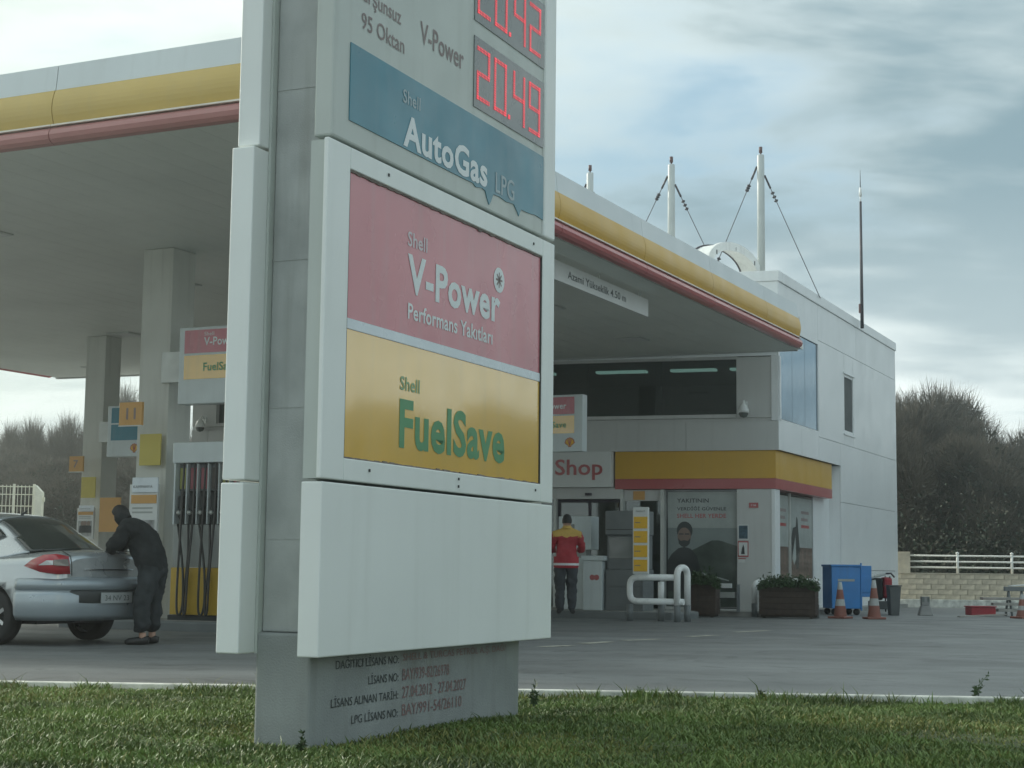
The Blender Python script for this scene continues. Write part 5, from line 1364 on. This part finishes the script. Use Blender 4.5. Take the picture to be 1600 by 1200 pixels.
for row, (Y, drop) in enumerate(((56, 70), (61, 34), (67, 0))):
    for px_ in range(1296, 1760, 48 - row * 8):
        x = px_ + rt.uniform(-14, 14); top = skyline(x) + drop + rt.uniform(-8, 16) + (rt.uniform(-26, 34) if row < 2 else 0)
        P = at(x, top, Y + rt.uniform(-1.2, 1.2)); k = rt.choice([0, 1, 2, 1, 3])
        tree(P.x, P.y, P.z + .10, k, ROWS[row] + ' ' + KINDS[k] + ' ' + where_r(x), 'trees behind the garden wall', .92)
for row, (Y, top0) in enumerate(((66, 735), (74, 705), (84, 692))):
    for px_ in range(-140, 420, 44):
        x = px_ + rt.uniform(-12, 12); top = top0 + rt.uniform(-8, 10)
        P = at(x, top, Y + rt.uniform(-1.5, 1.5)); k = rt.choice([0, 2, 2, 1])
        tree(P.x, P.y, P.z - .2, k, ROWS[row] + ' ' + KINDS[k] + ' ' + where_l(x), 'trees behind the mesh fence', 1.15)
for px_, top in ((-60, 668), (8, 676), (27, 664), (40, 656), (62, 672), (95, 668), (118, 652), (134, 660), (210, 606), (225, 645), (300, 668)):
    P = at(px_, top, 90); tree(P.x, P.y, P.z, 3, 'tall bare tree against the sky ' + where_l(px_), 'trees behind the mesh fence', .55)
def undergrowth(name, x0, x1, y0, y1, hgt, n, seed, kinds):
    g_ = np.random.default_rng(seed)
    c = np.stack([g_.uniform(x0, x1, n), g_.uniform(y0, y1, n), np.abs(g_.normal(0, .5, n)) * hgt * .8], 1)
    a = unit(g_.normal(size=c.shape)); b = unit(np.cross(a, g_.normal(size=c.shape))); s_ = g_.uniform(.03, .085, n)[:, None]
    Vv = np.stack([c - a * s_, c + b * s_ * .6, c + a * s_, c - a * s_, c + a * s_, c - b * s_ * .6], 1).reshape(-1, 3)
    me = tri_mesh(name, Vv, np.arange(len(Vv)).reshape(-1, 3), np.repeat(g_.integers(0, 2, n), 2), [M[k] for k in kinds])
    tag(link(name, me), kind='stuff')
undergrowth('scrub', 8, 40, 50, 60, 3.2, 110000, 1, ('leaf1', 'leaf2'))
undergrowth('scrub', -36, -6, 60, 70, 3.0, 80000, 2, ('leaf1', 'leaf2'))
for k in range(26):                                   # the wood goes on to the right of the picture
    a = R(24 + k * 2.0); d_ = rt.uniform(60, 74); kk = rt.choice([0, 1, 2, 1])
    tree(d_ * math.sin(a), d_ * math.cos(a), rt.uniform(6.6, 9.4), kk, KINDS[kk] + ' in the wood far right of the picture', 'trees right of the picture', 1.25)
hl = MB(); nx_ = 40
vs = []
for j, (Y, z) in enumerate(((52, -.3), (70, .8), (92, 4.0), (108, 4.6), (127, 4.2))):
    for i in range(nx_ + 1): vs.append((-108 + 216 * i / nx_, Y, z + (.5 * math.sin(i * 1.3 + j) if j > 1 else 0)))
hl.add(vs, [(j * (nx_ + 1) + i, j * (nx_ + 1) + i + 1, (j + 1) * (nx_ + 1) + i + 1, (j + 1) * (nx_ + 1) + i) for j in range(4) for i in range(nx_)], 0, True)
tag(hl.build('hillside', M['earth']), **STR)

# ------------------------------------------------------------------ grass
def grass(n, seed):
    g_ = np.random.default_rng(seed)
    x = g_.uniform(-6.2, 6.2, n); t = g_.random(n)
    ky = K0.y + (x - K0.x) * KD.y / KD.x - .1
    y = 7.28 + (ky - 7.28) * t
    clump = .5 + .5 * np.sin(x * 2.1 + 1.7 * np.sin(y * 1.9)) * np.sin(y * 2.7 + x * .6)
    z = -.02 + .035 * np.sin(x * 1.7 + y) * np.sin(y * 1.3) * (1 - np.abs(2 * t - 1)) - .02 * t
    hgt = g_.uniform(.016, .042, n) * (.7 + .6 * clump) * (1 + .9 * (g_.random(n) < .03))
    hgt = hgt * (1 + 1.6 * (t > .955) * g_.random(n) * (np.sin(x * 5.1) * np.sin(x * 2.3 + 1) > -.15)) * np.where((np.sin(x * 1.3 + 1) * np.sin(y * 2.2 + x) > .72) & (g_.random(n) < .8), .35, 1.0)
    w = g_.uniform(.003, .0065, n); an = g_.uniform(0, 6.28, n)
    lean = g_.uniform(.2, 1.1, n) * hgt; la = g_.uniform(0, 6.28, n)
    base = np.stack([x, y, z - .005], 1); sd = np.stack([np.cos(an), np.sin(an), 0 * an], 1) * w[:, None]
    ld = np.stack([np.cos(la), np.sin(la), 0 * la], 1)
    midp = base + ld * (lean * .35)[:, None] + np.stack([0 * x, 0 * x, hgt * .62], 1)
    tip = base + ld * lean[:, None] + np.stack([0 * x, 0 * x, hgt], 1)
    Vv = np.stack([base - sd, base + sd, midp + sd * .8, base - sd, midp + sd * .8, midp - sd * .8, midp - sd * .8, midp + sd * .8, tip], 1).reshape(-1, 3)
    pat = np.sin(x * .9 + 2) * np.sin(y * 1.6 + x * .5) > .45
    mi = np.where((g_.random(n) < .10) | (pat & (g_.random(n) < .35)), 1, 0)
    me = tri_mesh('grass', Vv, np.arange(len(Vv)).reshape(-1, 3), np.repeat(mi, 3), [M['grass'], M['grassb']])
    tag(link('grass', me), kind='stuff')
grass(290000, 5)
def weed(x, y, h, label, seed, n=9, lean=(.3, 0)):
    r_ = random.Random(seed); P = gz(x, y, .0)
    t = thing('weed', label, 'plant', (P.x, P.y, -.02), 0, 'tall weeds at the kerb')
    st = MB(); lf = MB()
    for k in range(n):
        l = h * (1 if k == 0 else r_.uniform(.25, .6)); w = r_.uniform(0, 6.28)
        dx = lean[0] * h * (l / h) + math.cos(w) * .12 * h * (k > 0); dy = math.sin(w) * .15 * h * (k > 0)
        pts = [Vector((0, 0, 0)), Vector((dx * .4, dy * .4, l * .55)), Vector((dx, dy, l))]
        st.tube(pts, [.004, .003, .0015], 5)
        for j in range(int(16 * l / h)):
            u = r_.uniform(.15, 1); c = pts[0].lerp(pts[1], u * 2) if u < .5 else pts[1].lerp(pts[2], u * 2 - 1)
            a = Vector((r_.gauss(0, 1), r_.gauss(0, 1), r_.gauss(.3, .8))).normalized(); b = a.cross(Vector((r_.gauss(0, 1), r_.gauss(0, 1), r_.gauss(0, 1)))).normalized(); s_ = r_.uniform(.010, .024)
            lf.add([c, c + a * s_ + b * s_ * .35, c + a * s_ * 2, c + a * s_ - b * s_ * .35], [(0, 1, 2, 3)])
    tag(st.build('stems', M['weed'], t), kind='stuff'); tag(lf.build('leaves', M['weed'], t), kind='stuff')
weed(1520, 1090, .20, 'tall leaning weed at the kerb near the right edge', 1, 9, (.62, 0))
weed(833, 1098, .15, 'leafy weed clump against the right foot of the totem', 2, 14, (.1, 0))
weed(1190, 1088, .06, 'low weed tuft on the kerb right of the middle', 3, 12, (.1, 0))
weed(1000, 1084, .06, 'low weed tuft on the kerb nearer the totem', 4, 12, (-.1, 0))
weed(470, 1168, .10, 'weed clump at the near foot of the totem', 6, 12, (.1, 0))
# ------------------------------------------------------------------ haze volume added to imitate the windscreen's glare
def haze(density, aniso):
    m = bpy.data.materials.new('haze'); m.use_nodes = True
    nt = m.node_tree; nt.nodes.clear()
    v = nt.nodes.new('ShaderNodeVolumePrincipled'); o = nt.nodes.new('ShaderNodeOutputMaterial')
    v.inputs['Color'].default_value = (.92, .96, .93, 1); v.inputs['Density'].default_value = density; v.inputs['Anisotropy'].default_value = aniso
    nt.links.new(v.outputs[0], o.inputs['Volume'])
    mb = MB(); mb.box(-112, 112, -32, 131, -1.4, 11.6)
    tag(mb.build('haze', m), kind='stuff')
haze(.0028, .86)
